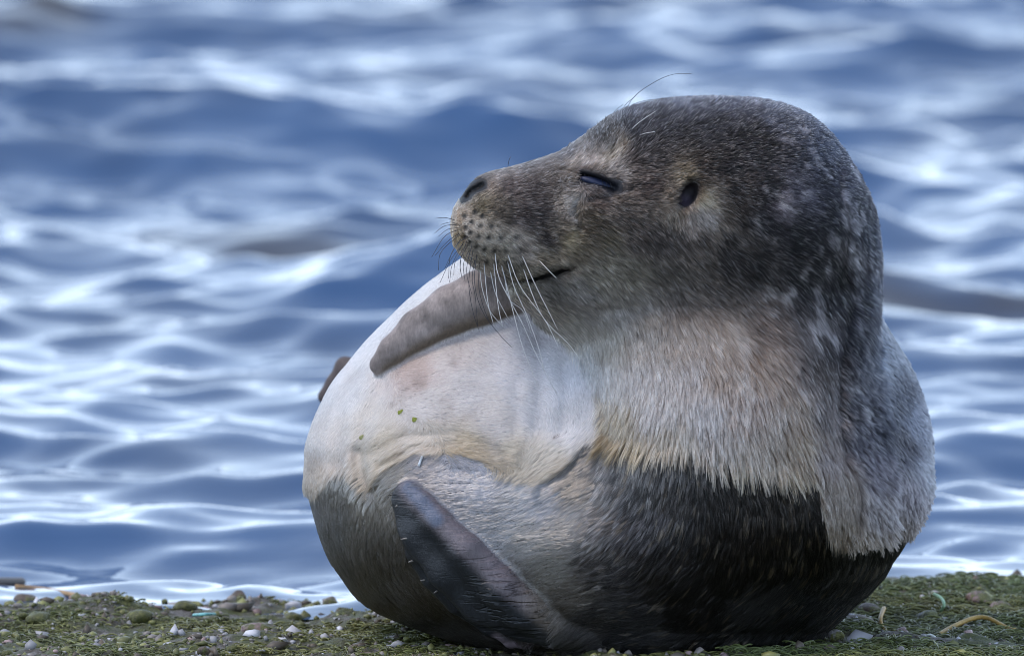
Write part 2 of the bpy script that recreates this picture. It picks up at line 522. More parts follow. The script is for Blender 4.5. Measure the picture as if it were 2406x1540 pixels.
def surface_nets(field, lo, hi, step, block=8):
    n = [int(math.ceil((hi[i] - lo[i]) / step / block)) * block + 1 for i in range(3)]
    ax = [lo[i] + step * np.arange(n[i]) for i in range(3)]
    cax = [a[::block] for a in ax]
    Cu, Cv, Cw = np.meshgrid(*cax, indexing='ij')
    Fc = field(Cu.ravel(), Cv.ravel(), Cw.ravel()).reshape(Cu.shape)
    lim = step * block * 1.9
    near = np.abs(Fc) < lim
    nb = [len(c) - 1 for c in cax]
    act = np.zeros(nb, bool)
    for dx in (0, 1):
        for dy in (0, 1):
            for dz in (0, 1):
                act |= near[dx:dx + nb[0], dy:dy + nb[1], dz:dz + nb[2]]
    F = np.repeat(np.repeat(np.repeat(Fc, block, 0), block, 1), block, 2)[:n[0], :n[1], :n[2]].astype(np.float32)
    M = np.zeros(n, bool)
    for (i, j, k) in np.argwhere(act):
        M[i * block:i * block + block + 1, j * block:j * block + block + 1, k * block:k * block + block + 1] = True
    idx = np.argwhere(M)
    for c0 in range(0, len(idx), 400000):
        ii = idx[c0:c0 + 400000]
        F[ii[:, 0], ii[:, 1], ii[:, 2]] = field(ax[0][ii[:, 0]], ax[1][ii[:, 1]], ax[2][ii[:, 2]])
    S = F < 0
    cnt = np.zeros([m - 1 for m in n], np.int8)
    for dx in (0, 1):
        for dy in (0, 1):
            for dz in (0, 1):
                cnt += S[dx:n[0] - 1 + dx, dy:n[1] - 1 + dy, dz:n[2] - 1 + dz]
    cells = np.argwhere((cnt > 0) & (cnt < 8))
    cid = -np.ones(cnt.shape, np.int32)
    cid[cells[:, 0], cells[:, 1], cells[:, 2]] = np.arange(len(cells))
    acc = np.zeros((len(cells), 3)); num = np.zeros(len(cells))
    corners = [(x, y, z) for x in (0, 1) for y in (0, 1) for z in (0, 1)]
    for c1 in corners:
        for axis in range(3):
            if c1[axis]: continue
            c2 = list(c1); c2[axis] = 1
            fa = F[cells[:, 0] + c1[0], cells[:, 1] + c1[1], cells[:, 2] + c1[2]].astype(float)
            fb = F[cells[:, 0] + c2[0], cells[:, 1] + c2[1], cells[:, 2] + c2[2]].astype(float)
            x = (fa < 0) != (fb < 0)
            tt = np.where(x, fa / np.where(x, fa - fb, 1), 0)
            pos = np.tile(np.array(c1, float), (len(cells), 1)); pos[:, axis] += tt
            acc[x] += pos[x]; num[x] += 1
    verts = np.array(lo) + step * (cells + acc / num[:, None])
    faces = []
    for axis in range(3):
        o1, o2 = [(1, 2), (2, 0), (0, 1)][axis]
        sl0 = [slice(0, m) for m in n]; sl1 = [slice(0, m) for m in n]
        sl0[axis] = slice(0, n[axis] - 1); sl1[axis] = slice(1, n[axis])
        A, B = S[tuple(sl0)], S[tuple(sl1)]
        e = np.argwhere(A != B)
        e = e[(e[:, o1] > 0) & (e[:, o2] > 0) & (e[:, o1] < n[o1] - 1) & (e[:, o2] < n[o2] - 1)]
        ins = A[e[:, 0], e[:, 1], e[:, 2]]
        def cell(d1, d2):
            g = e.copy(); g[:, o1] += d1; g[:, o2] += d2
            return cid[g[:, 0], g[:, 1], g[:, 2]]
        qd = np.stack([cell(-1, -1), cell(0, -1), cell(0, 0), cell(-1, 0)], 1)
        qd[~ins] = qd[~ins][:, ::-1]
        faces.append(qd)
    faces = np.concatenate(faces)
    return verts, faces[(faces >= 0).all(1)]

def gradient(field, p, e=1.5):
    u, v, w = p[:, 0], p[:, 1], p[:, 2]
    g = np.stack([field(u + e, v, w) - field(u - e, v, w), field(u, v + e, w) - field(u, v - e, w), field(u, v, w + e) - field(u, v, w - e)], 1)
    return g / (np.linalg.norm(g, axis=1, keepdims=True) + 1e-9)

SV, SF = surface_nets(body, (686, 200, -486), (2226, 1562, 1420), 6.0)
for it in range(1):
    g = gradient(body, SV)
    SV = SV - g * np.clip(body(SV[:, 0], SV[:, 1], SV[:, 2]), -4, 4)[:, None] * 0.8

# --- where the coat is wet, and what colour it is
WET_LINE = np.array([(640, 1120), (715, 1128), (735, 1152), (770, 1125), (800, 1108), (830, 1106), (850, 1130), (868, 1148), (885, 1122), (930, 1082), (1000, 1056), (1080, 1062),
                     (1160, 1096), (1250, 1126), (1290, 1124), (1335, 1090), (1378, 1036), (1450, 1030), (1520, 1044), (1600, 1050), (1660, 1070),
                     (1720, 1084), (1800, 1096), (1860, 1106), (1905, 1114), (1916, 1170), (1932, 1240), (1955, 1272), (2000, 1268), (2060, 1262), (2110, 1258), (2150, 1244), (2230, 1210)], float)
def wet_amount(p):
    line = np.interp(p[:, 0], WET_LINE[:, 0], WET_LINE[:, 1])
    j = noise(p, 26, 21, 2) * 7
    return smooth(p[:, 1] - line + j, -5, 7)

PAINT = """1120,420,95,85,78;1180,405,110,98,90;1240,395,95,88,85;1320,365,85,80,80;1400,320,80,74,72;1480,270,92,88,90;1600,245,96,94,99;1700,250,92,90,96;1830,265,92,93,100;1930,320,86,88,97
1150,445,120,104,92;1200,440,95,82,78;1250,450,66,58,58;1270,500,56,50,52;1220,500,72,63,62;1180,490,90,80,70;1130,490,100,90,72;1100,530,176,162,148;1130,560,170,158,144;1180,580,168,156,142;1230,590,142,130,120;1160,620,156,144,128;1080,560,150,125,90;1210,640,120,112,96;1072,520,165,145,125
1316,470,108,99,92;1340,500,160,150,144;1343,478,158,150,142;1366,505,84,75,62;1372,540,90,80,66;1306,500,95,87,80;1318,540,104,95,84;1300,440,82,74,70;1325,430,96,88,82;1335,560,130,118,95;1290,560,72,63,60;1280,610,110,100,85;1390,520,85,76,62;1400,480,98,84,80;1450,500,95,85,78;1420,560,105,96,80;1500,560,100,88,80;1550,560,85,75,70;1480,620,126,117,104;1400,640,132,123,110;1560,640,105,96,88
1370,395,140,125,115;1340,390,110,98,88;1430,370,152,138,120;1455,345,146,128,108;1440,400,120,112,108;1480,390,85,76,74;1400,455,105,95,92;1520,440,85,72,68;1560,460,112,98,86;1530,370,75,70,70;1500,345,82,77,78;1480,312,84,80,80;1425,335,92,84,78;1400,350,96,86,80;1712,520,82,71,63;1700,565,74,64,57;1640,562,98,86,78;1720,445,58,50,48;1705,480,100,88,78;1600,560,88,78,72;1640,410,74,64,56;1560,310,78,75,76;1650,320,72,70,73;1750,350,58,54,58;1700,400,48,44,48;1650,400,70,58,52;1600,418,120,105,85;1660,474,160,146,124;1690,470,104,92,82;1652,512,178,166,158;1685,530,128,115,104;1672,548,120,108,98;1620,535,140,125,115;1580,500,120,108,95;1725,480,82,70,63
1800,450,50,45,50;1780,520,58,53,56;1830,480,105,95,98;1870,460,95,90,98;1860,560,58,52,54;1940,430,70,68,76;1980,500,60,58,64;1700,600,70,62,60;1780,620,64,57,55;1880,650,56,50,51;1990,590,95,88,86;1960,640,58,52,54;2030,560,60,62,70;2040,680,65,66,74;1990,700,62,58,62
1362,690,142,134,128;1300,690,112,106,100;1280,740,136,127,114;1420,720,142,133,125;1500,720,130,120,111;1600,700,105,94,86;1680,690,95,84,76;1330,790,172,162,148;1370,850,208,202,197;1420,800,162,152,140;1500,800,162,152,144;1600,800,160,146,136;1700,780,144,128,116;1800,760,115,98,88;1900,760,92,82,78
1420,880,202,194,190;1500,880,188,178,174;1600,880,182,170,164;1700,870,162,144,132;1800,860,150,130,116;1900,850,98,87,82;1960,800,76,70,71;2010,800,63,62,68;1396,950,182,168,150;1392,985,150,134,110;1450,975,158,144,124;1550,960,182,172,168;1650,960,190,180,176;1750,960,172,154,144;1850,960,140,122,108;1930,950,108,98,96;2000,930,78,76,82
1410,1020,122,108,88;1500,1030,152,139,120;1470,1060,128,112,92;1560,1000,168,156,142;1580,1050,186,173,160;1680,1040,182,170,162;1780,1050,176,160,147;1860,1050,160,140,122;1930,1060,125,112,108;2000,1020,84,81,88;1720,1110,186,172,152;1850,1130,168,151,132;1950,1150,146,133,125;1980,1220,146,133,122;2050,1200,128,120,119;2100,1200,126,119,120;2020,1270,134,121,110;2100,1250,120,110,106
2080,820,120,126,138;2100,950,90,93,104;2060,1000,66,67,76;2120,1050,92,92,102;2160,1000,125,130,145;2180,1100,138,142,154;2060,1100,110,104,110;2130,1150,125,120,128"""
PAINT_BELLY = """1080,640,222,218,214;1000,690,222,219,217;900,800,218,217,218;800,920,216,213,212;760,1050,208,198,190;740,1110,200,182,164;850,1000,213,204,194;900,1050,206,194,176;1000,950,210,204,202;1000,1020,208,198,186;1100,900,213,209,210;1200,850,217,215,220;1150,1000,213,207,205;1250,950,217,215,218;1330,920,238,236,240;1330,1000,238,234,235;1350,960,238,236,238;1280,1080,218,208,194;1200,1080,212,201,184;1100,1040,206,192,170;980,880,192,174,168;1060,850,208,199,197;1240,770,210,206,210
2080,820,120,126,138;2100,950,90,93,104;2060,1000,66,67,76;2120,1050,92,92,102;2160,1000,125,130,145;2180,1100,138,142,154;2060,1100,110,104,110;2130,1150,125,120,128;2050,1200,128,120,119;2100,1230,126,119,120;1800,900,90,90,96"""
PAINT_WET_SHADE = """740,1180,120,115,112;800,1150,125,118,108;850,1130,150,137,118;780,1250,105,102,100;850,1250,112,105,96;900,1180,140,128,112;930,1110,150,138,122;1000,1090,150,142,145;1080,1110,165,160,168;1150,1160,176,172,180;1220,1180,182,178,182;1280,1190,177,174,181;1250,1250,165,156,148;1150,1240,170,166,168;1350,1150,125,115,105;1330,1230,150,142,135;1400,1120,110,102,96;1450,1100,95,86,80;1400,1220,105,95,90;1300,1320,135,126,112;1400,1320,90,80,74;1350,1390,110,98,84;1500,1150,62,56,54;1550,1200,50,44,44;1500,1250,62,55,55;1500,1350,45,40,40;1600,1250,36,32,34;1700,1180,40,34,32;1600,1400,32,29,30;1700,1350,30,28,30;1800,1200,45,38,35;1850,1300,32,30,32;1900,1250,30,27,28;2000,1330,50,47,48;1950,1400,45,43,45;1800,1420,38,36,37;1700,1480,42,40,42;1500,1450,40,37,37;1400,1450,50,44,40;1500,1520,38,36,38
860,1350,95,88,78;900,1420,80,74,66;1000,1450,75,68,60;950,1350,88,80,70;800,1330,90,86,82;1100,1490,60,54,48;900,1280,100,92,82"""
def table(s):
    a = np.array([[float(x) for x in r.split(',')] for r in s.replace('\n', ';').split(';') if r.strip()])
    return a[:, :2], lin(a[:, 2:5])
TABLES = [table(s) for s in (PAINT, PAINT_BELLY, PAINT_WET_SHADE)]  # wet samples also carry some shade near the bottom of the body
def idw(p, pts, val, power=4.0, soft=14.0):
    num = 0; den = 0
    for c0 in range(len(pts)):
        d2 = (p[:, 0] - pts[c0, 0]) ** 2 + (p[:, 1] - pts[c0, 1]) ** 2 + soft * soft
        wt = d2 ** (-power / 2)
        num = num + wt[:, None] * val[c0]; den = den + wt
    return num / den[:, None]

LIGHT_SPOTS = [(1830, 478, 30, 12, .5, .8), (1875, 455, 22, 10, .3, .7), (1765, 520, 9, 22, .4, .7), (1990, 592, 10, 34, -.3, 1.0), (1925, 632, 12, 26, .2, .5), (1905, 700, 16, 10, 0, .7),
               (1890, 760, 10, 26, .1, .5), (1935, 765, 9, 30, -.1, .5), (1870, 640, 24, 7, .6, .4), (1945, 560, 14, 24, -.4, .4), (1800, 560, 18, 8, .4, .35), (1840, 420, 30, 9, .3, .5),
               (1920, 500, 18, 8, .3, .5), (1960, 470, 16, 8, .2, .5), (2000, 650, 9, 22, -.2, .5), (1960, 1000, 30, 12, 0, .35), (1700, 760, 20, 30, 0, .3), (1900, 800, 18, 14, 0, .4)]
SPECKS = [(1062, 852, 12, .45), (978, 890, 16, .3), (985, 905, 9, .35), (1036, 940, 7, .3), (950, 1060, 14, .35), (1310, 1020, 4, .9), (1322, 1032, 4, .8), (1330, 1012, 3, .7), (1180, 1075, 5, .5), (1120, 1055, 8, .3), (745, 1070, 14, .3), (735, 1095, 10, .35)]
for _ in range(34):
    SPECKS.append((RNG.uniform(880, 1380), RNG.uniform(780, 1080), RNG.uniform(3, 5), RNG.uniform(.2, .6)))
def paint(p, wet=None, fl=None):
    """colour of the coat, shading low down included, at points (u, v, w)"""
    if wet is None: wet = wet_amount(p)
    u, v, w = p.T
    jit = np.stack([noise(p, 46, 31, 2) * 16, noise(p, 46, 32, 2) * 16], 1)
    pj = p[:, :2] + jit
    f, f_t, f_nh = core(u, v, w)
    head = idw(pj, *TABLES[0]); bel = idw(pj, *TABLES[1]) * np.array([0.84, 0.812, 0.795]) * (1 - 0.16 * smooth(noise(p, 70, 91, 3), 0.0, 0.6))[:, None]; wt = idw(pj, *TABLES[2])
    trunkness = smooth(f_nh - f_t, -9, 9)[:, None]
    dry = head * (1 - trunkness) + bel * trunkness
    # mottling of the back of head and neck
    back = smooth(u, 1500, 1850) * smooth(1150 - v, 0, 200) * (1 - trunkness[:, 0])
    spots = np.zeros(len(u))
    for (a, b, sa, sb, an, s) in LIGHT_SPOTS:
        du, dv = u - a, v - b
        x, y = du * math.cos(an) + dv * math.sin(an), -du * math.sin(an) + dv * math.cos(an)
        spots = np.maximum(spots, s * np.exp(-(x / sa) ** 2 - (y / sb) ** 2))
    dry = dry + (spots * smooth(noise(p * np.array([1.0, 1.0, 1.0]), 11, 46, 2), -0.25, 0.3))[:, None] * np.array([0.42, 0.375, 0.35])
    m = noise(p * np.array([1, 0.7, 1]), 30, 41, 3)
    dry = dry * (1 + (0.40 * m * back + 0.18 * noise(p, 60, 44, 2))[:, None])
    blot = smooth(noise(p * np.array([1, 0.6, 1]), 34, 45, 2), 0.30, 0.55) * back
    dry = dry + blot[:, None] * np.array([0.17, 0.15, 0.14])
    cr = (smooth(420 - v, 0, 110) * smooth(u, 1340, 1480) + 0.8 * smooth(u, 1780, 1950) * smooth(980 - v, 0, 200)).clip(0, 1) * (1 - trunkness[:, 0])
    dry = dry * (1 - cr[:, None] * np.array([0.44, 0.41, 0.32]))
    # dark skin: nose, rim of the eye, whisker pits
    nose = np.exp(-(dist2(u, v, [(1094, 462), (1108, 446), (1130, 437)]) / 17) ** 4) + 0.9 * np.exp(-(dist2(u, v, [(1108, 432), (1086, 474)]) / 9) ** 4)
    eye = np.exp(-(dist2(u, v, [(1366, 418), (1395, 427), (1420, 436), (1444, 444)]) / 18) ** 4)
    mouth = np.exp(-(dist2(u, v, [(1240, 660), (1290, 646), (1332, 633)]) / 9) ** 2)  # dark line along the mouth groove
    c, s = math.cos(EAR[2]), math.sin(EAR[2])
    eu, ev = (u - EAR[0]) * c + (v - EAR[1]) * s, -(u - EAR[0]) * s + (v - EAR[1]) * c
    ear = np.exp(-((eu / 24) ** 2 + (ev / 34) ** 2) ** 3)  # shade inside the ear hole put into the colour
    pit = np.zeros(len(u))
    for (a, b) in PITS: pit = np.maximum(pit, np.exp(-((u - a) ** 2 + (v - b) ** 2) / 58.0))
    near = 1.0 - trunkness[:, 0]
    for msk, colr_ in ((nose, (0.020, 0.020, 0.026)), (eye, (0.022, 0.024, 0.045)), (mouth * 0.9, (0.012, 0.010, 0.010)), (ear, (0.045, 0.032, 0.045)), (pit * 0.92, (0.012, 0.011, 0.014))):
        mm = np.clip(msk * near, 0, 1)[:, None]
        dry = dry * (1 - mm) + np.array(colr_) * mm
    lobe = np.exp(-((eu / 17) ** 2 + ((ev - 15) / 15) ** 2) ** 2) * near
    dry = dry * (1 - lobe[:, None]) + lin((92, 80, 98)) * lobe[:, None]
    for (a, b, r_, k_) in SPECKS:
        bel_m = (k_ * np.exp(-((u - a) ** 2 + (v - b) ** 2) / (r_ * r_)) * trunkness[:, 0])[:, None]
        dry = dry * (1 - bel_m) + np.array([0.10, 0.075, 0.07]) * bel_m
    # tan staining where the belly meets the wet coat
    wt = wt * 0.6 + wt.mean(1, keepdims=True) * 0.4 * np.array([1.0, 0.99, 1.0])
    wt = wt * (1 + 0.28 * noise(p * np.array([1, 0.5, 1]), 40, 47, 3))[:, None]
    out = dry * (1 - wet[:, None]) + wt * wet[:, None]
    skin = np.clip(nose + eye + mouth * 1.2 + ear + 1.1 * pit, 0, 1) * near
    # flippers
    a, b, c_, h = flippers(u, v, w)
    body_f = f
    n1 = noise(p, 34, 51, 3)
    m_top = smooth(body_f - a, -4, 10)[:, None]
    edge = smooth(dist2(u, v, [(912, 872), (985, 826), (1080, 776), (1200, 742)]), 34, 4)[:, None]
    ctop = lin((152, 139, 134)) * (1 + 0.75 * n1[:, None]) * (1 - edge) + lin((112, 98, 84)) * edge
    out = out * (1 - m_top) + ctop * m_top
    m_low = smooth(body_f - b, -4, 8)[:, None]
    ridge = smooth(dist2(u, v, [(975, 1142), (1046, 1212), (1112, 1276), (1188, 1352), (1300, 1440)]), 50, 22)[:, None]
    tip_sheen = (smooth(dist2(u, v, [(962, 1142), (1012, 1196), (1026, 1215)]), 26, 8) )[:, None]
    clow = lin((50, 52, 56)) * (1 + 0.4 * n1[:, None])
    crid = lin((112, 102, 106)) * (1 + 0.3 * n1[:, None]) * (1 - smooth(u, 1180, 1300)[:, None]) + lin((128, 115, 102)) * smooth(u, 1180, 1300)[:, None]
    clow = clow * (1 - ridge) + crid * ridge
    clow = clow * (1 - tip_sheen) + lin((104, 110, 128)) * tip_sheen  # bluish sky reflection on the flipper tip, painted in
    m_low = m_low * (1 - smooth(u, 1230, 1370))[:, None]
    out = out * (1 - m_low) + clow * m_low
    m_f = smooth(body_f - c_, -3, 6)[:, None]
    out = out * (1 - m_f) + lin((128, 116, 122)) * m_f
    m_h = smooth(body_f - h, -4, 8)[:, None]
    out = out * (1 - m_h) + lin((98, 86, 84)) * m_h
    flip = np.maximum(np.maximum(m_top, m_low), np.maximum(m_f, m_h))[:, 0]
    return np.clip(out, 0.004, 0.85), skin, flip, trunkness[:, 0]

ALB = 0.95
def deepen(c):
    l_ = c.mean(1, keepdims=True)
    return c * (0.18 + 0.60 * smooth(l_, 0.0, 0.205))
wetv = wet_amount(SV)
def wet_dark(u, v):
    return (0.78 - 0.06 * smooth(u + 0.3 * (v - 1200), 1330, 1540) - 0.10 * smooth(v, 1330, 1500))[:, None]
colv, skinv, flipv, trv = paint(SV, wetv)
raw_ = colv
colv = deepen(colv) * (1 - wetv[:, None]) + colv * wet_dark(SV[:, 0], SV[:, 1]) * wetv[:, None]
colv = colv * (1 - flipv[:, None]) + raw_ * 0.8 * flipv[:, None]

t = NT('seal_skin')
tint = t.attr('tint'); wetn = t.attr('wet'); bare = t.attr('bare')
v = t.coord((1, 1, 1))
hair_n = t.noise(520, 4, 0.7, t.coord((1.0, 1.0, 0.35)))
wr_vec = t.coord((38, 38, 250), (0, R(9), 0))
wr = t.noise(1.0, 3, 0.62, wr_vec)
wr_c = t.ramp(wr.outputs['Fac'], [(0.40, (0, 0, 0)), (0.50, (1, 1, 1))])
grain = t.noise(900, 3, 0.7, v)
h = t.math('ADD', t.math('MULTIPLY', hair_n.outputs['Fac'], 0.35), t.math('MULTIPLY', grain.outputs['Fac'], 0.15))
h = t.math('ADD', h, t.math('MULTIPLY', t.math('MULTIPLY', wr_c, t.attr('wrinkle').outputs['Fac']), 1.6))
gm = t.ramp(hair_n.outputs['Fac'], [(0.3, (0.72, 0.72, 0.72)), (0.7, (1.2, 1.2, 1.2))])
colr = t.mix(1.0, tint.outputs['Color'], gm, 'MULTIPLY')
rough = t.math('SUBTRACT', 0.70, t.math('MULTIPLY', wetn.outputs['Fac'], 0.26))
rough = t.math('SUBTRACT', rough, t.math('MULTIPLY', bare.outputs['Fac'], 0.12))
p = t.principled(colr, rough, t.bump(h, 0.8, 0.0022), 0.35)
SEAL_MAT = t.m

seal = mesh_obj('seal', q2w(SV), SF, SEAL_MAT)
me = seal.data
# make sure the faces look outwards
if sum((Vector(me.polygons[i].normal).dot(Vector(UP * 0 + np.array(g_)))) for i, g_ in ((i, (lambda gg: gg[0] * RIGHT - gg[1] * UP + gg[2] * FWD)(g[me.polygons[i].vertices[0]])) for i in range(0, len(me.polygons), 997))) < 0:
    me.flip_normals()
add_color(me, 'tint', colv * ALB)
add_float(me, 'wet', wetv)
add_float(me, 'bare', np.maximum(skinv, flipv))
wrk = np.exp(-((SV[:, 0] - 1080) / 230) ** 2 - ((SV[:, 1] - 1130) / 90) ** 2) + np.exp(-((SV[:, 0] - 1230) / 150) ** 2 - ((SV[:, 1] - 1290) / 110) ** 2)
add_float(me, 'wrinkle', np.clip(np.clip(wrk, 0, 1) * (1 - 0.8 * flipv) + flipv * np.exp(-((SV[:, 0] - 1230) / 90) ** 2 - ((SV[:, 1] - 1410) / 70) ** 2), 0, 1))
tag(seal, 'young seal with closed eyes resting on the shore, head raised and turned, lower coat wet', 'seal')

# ------------------------------------------------------------------ fur
FLOW = np.array([
    (1100, 470, .9, -.1), (1150, 440, 1, -.25), (1250, 480, 1, .05), (1130, 560, .9, .45), (1200, 590, .8, .6), (1160, 630, .6, .7), (1330, 370, 1, -.35), (1240, 400, 1, -.2), (1340, 480, -.9, .15), (1330, 540, .9, .3), (1290, 500, 1, .1),
    (1420, 370, .8, -.5), (1470, 330, .7, -.7), (1600, 270, .8, -.4), (1600, 350, .9, -.2), (1750, 300, .9, -.1), (1750, 400, 1, .05), (1880, 330, .9, .2), (1900, 430, 1, .25), (1980, 430, .8, .5), (2030, 560, .5, .8),
    (1500, 430, 1, .2), (1570, 450, .8, -.3), (1590, 510, .3, .9), (1650, 520, .65, .8), (1680, 460, .9, .4), (1550, 600, .75, .7), (1420, 560, .8, .6), (1400, 490, .9, .4), (1330, 600, .8, .5), (1270, 630, .9, .3),
    (1450, 720, .6, .85), (1320, 720, .6, .8), (1600, 800, .35, 1), (1700, 650, .8, .7), (1800, 700, .65, .8), (1850, 560, .9, .5), (2000, 700, .6, .8), (2040, 800, .35, 1), (1950, 820, .4, 1),
    (1400, 860, .25, 1), (1500, 950, -.05, 1), (1400, 980, -.45, .9), (1650, 1050, .12, 1), (1780, 1000, .2, 1), (1850, 1080, .25, 1), (1950, 1000, .3, 1), (2000, 900, .25, 1), (1380, 1040, -.6, .8),
    (2130, 950, .5, .6), (2080, 850, .5, .6), (2150, 1080, .5, .7), (2050, 1200, .35, 1), (2120, 1220, .6, .8), (1940, 1200, .3, 1), (1980, 1260, .35, 1), (2060, 1080, .35, .9),
    (1000, 700, -.7, .6), (1000, 900, .9, .15), (850, 900, -.3, .9), (900, 1050, -.9, .45), (1150, 1000, 1, .1), (1250, 900, .8, .3), (1330, 950, .3, 1), (1330, 1050, -.8, .5), (760, 1080, -.4, .9), (1100, 1050, 1, .2),
    (1470, 1140, -.5, .9), (1560, 1150, -.15, 1), (1700, 1250, -.1, 1), (1850, 1250, 0, 1), (2000, 1350, -.25, 1), (1600, 1350, -.5, .9), (1450, 1250, -.75, .65), (1400, 1350, -.9, .45), (1320, 1250, -.95, .3), (1380, 1180, -.85, .5),
    (1200, 1200, -1, .28), (1100, 1150, -1, .1), (1000, 1100, -1, .2), (850, 1250, -.25, 1), (780, 1300, .1, 1), (950, 1400, .5, .9), (1100, 1480, .8, .5), (1500, 1450, -.9, .35), (1800, 1430, -.5, .8), (1900, 1400, -.4, .9), (1300, 1350, -.9, .5)])
VN = gradient(body, SV)
tri = np.concatenate([SF[:, [0, 1, 2]], SF[:, [0, 2, 3]]])
fa = SV[tri]
area = 0.5 * np.linalg.norm(np.cross(fa[:, 1] - fa[:, 0], fa[:, 2] - fa[:, 0]), axis=1)
cen = fa.mean(1); ncen = VN[tri].mean(1)
facing = np.where(ncen[:, 2] < 0.35, 1.0, 0.22) * np.where(cen[:, 2] > 500, 0.25, 1.0)
dens = np.where(cen[:, 1] < 700, 1.35, 1.0) * np.where(flipv[tri].mean(1) > 0.5, 0.0, 1.0) * np.where(cen[:, 1] > 1512, 0.3, 1.0)
wetc = (wetv[tri].mean(1) > 0.5) & (cen[:, 0] < 1420)
prob = area * facing * dens * np.where(wetc, 0.55, 1.0)
N_HAIR = 540000
pick = RNG.choice(len(tri), N_HAIR, p=prob / prob.sum())
r1, r2 = RNG.random(N_HAIR), RNG.random(N_HAIR)
s1 = np.sqrt(r1)
bary = np.stack([1 - s1, s1 * (1 - r2), s1 * r2], 1)
P = (SV[tri[pick]] * bary[:, :, None]).sum(1).astype(np.float32)
Nn = (VN[tri[pick]] * bary[:, :, None]).sum(1); Nn /= np.linalg.norm(Nn, axis=1, keepdims=True)
wet = wet_amount(P)
isw = wet > 0.5
colh, skinh, fliph, trh = paint(P, isw.astype(float))
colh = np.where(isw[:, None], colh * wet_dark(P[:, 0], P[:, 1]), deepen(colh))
keep = (skinh < 0.45) & (fliph < 0.5)
P = P.astype(np.float32); Nn = Nn.astype(np.float32)
P, Nn, isw, colh, trh = P[keep], Nn[keep], isw[keep], colh[keep], trh[keep]
n = len(P)
u, v_ = P[:, 0], P[:, 1]
flow2 = idw(P, FLOW[:, :2], FLOW[:, 2:4], 4.0, 20.0)
swirl = noise(P, 60, 61, 2) * 0.30
fl3 = np.stack([flow2[:, 0] - flow2[:, 1] * swirl, flow2[:, 1] + flow2[:, 0] * swirl, np.zeros(n)], 1)
fl3 += RNG.normal(0, 0.10, (n, 3))
T = fl3 - (fl3 * Nn).sum(1, keepdims=True) * Nn
T /= np.linalg.norm(T, axis=1, keepdims=True) + 1e-6
line = np.interp(u, WET_LINE[:, 0], WET_LINE[:, 1])
above = line - v_
belly = (trh > 0.5) & (u < 1420)
rback = (trh > 0.5) & (u >= 1420)
L = 18 + 18 * smooth(v_, 480, 900)
L = np.where(u < 1310, 8 + 9 * smooth(u, 1100, 1300), L)
L = L + 36 * np.exp(-np.clip(above, 0, None) / 60.0) * (~belly) * (u > 1355) * (1 - 0.85 * smooth(u, 1840, 1920))
L = np.where(rback, 17 + 9 * smooth(v_, 1050, 1200), L)
edge_b = belly * np.exp(-np.clip(above, 0, None) / 34.0) * (~isw)
L = np.where(belly, 15 + 20 * edge_b, L)
L = np.where(isw, 34 + 14 * smooth(u, 1350, 1550), L)
L = L * RNG.uniform(0.7, 1.25, n)
lift = 0.34 + 0.42 * smooth(420 - v_, 0, 130) * (u > 1330)
lift = np.where(v_ > 700, 0.16, lift)
lift = np.where((u > 1960) & (Nn[:, 2] > -0.65), 0.72, lift)
lift = np.where(rback, 0.34 + 0.4 * smooth(u, 2100, 2180), lift)
lift = np.where(u < 1310, 0.22, lift)
lift = lift + 0.12 * np.exp(-np.clip(above, 0, None) / 50.0) * (~belly)
lift = np.where(belly, 0.07 + 0.10 * edge_b, lift)
lift = np.where(isw, 0.03 + 0.045 * smooth(u, 1350, 1550), lift)
lift = lift * RNG.uniform(0.6, 1.4, n)
D = T * np.cos(lift)[:, None] + Nn * np.sin(lift)[:, None]
tip = P + D * L[:, None]
# clumping: every hair leans to the tip of its nearest leading hair
ng = n // 11
gi = RNG.choice(n, ng, replace=False)
kd = kdtree.KDTree(ng)
gp = P[gi]
for i in range(ng): kd.insert(gp[i], i)
kd.balance()
near_ = np.fromiter((kd.find(p_)[1] for p_ in P), dtype=np.int64, count=n)
gtip = tip[gi][near_]
same = isw == isw[gi][near_]
cl = np.where(isw, 0.75, np.where(belly, 0.25 + 0.4 * edge_b, 0.45 + 0.25 * smooth(v_, 700, 1000)))
cl = np.where(~isw & ~belly & (u > 1355), cl + 0.25 * np.exp(-np.clip(above, 0, None) / 70.0), cl)
cl = np.where(~isw & (v_ < 650), 0.18, cl) * same * RNG.uniform(0.6, 1.1, n)
tip = tip + (gtip - tip) * np.clip(cl, 0, 0.95)[:, None]
seg = 5
sfrac = np.linspace(0, 1, seg)
root = P - Nn * 1.0
pts = root[:, None, :] + (tip - root)[:, None, :] * sfrac[None, :, None]
arch = (Nn * (L * 0.10)[:, None])[:, None, :] * (4 * sfrac * (1 - sfrac))[None, :, None]
pts = pts + arch * np.where(isw, 0.5, 1.0)[:, None, None]
# keep flat hairs just outside the skin
flat = pts.reshape(-1, 3)
for it in range(2):
    fb = np.concatenate([body(*flat[c0:c0 + 500000].T) for c0 in range(0, len(flat), 500000)])
    bad = np.where(fb < 0.6)[0]
    if len(bad) == 0: break
    nn_ = np.repeat(Nn, seg, axis=0)[bad]
    flat[bad] += nn_ * np.clip(1.2 - fb[bad], 0, 14)[:, None]
rad_root = np.where(isw, 1.1, 1.0 - 0.12 * smooth(v_, 640, 820)) * np.where(u < 1310, 0.75, 1.0)
rad_root = np.where(belly, 0.85, rad_root)
rad_root = np.where(isw & (u < 1400), 0.85, rad_root)
radius = rad_root[:, None] * (1.0 - 0.80 * sfrac[None, :] ** 1.3) * Q

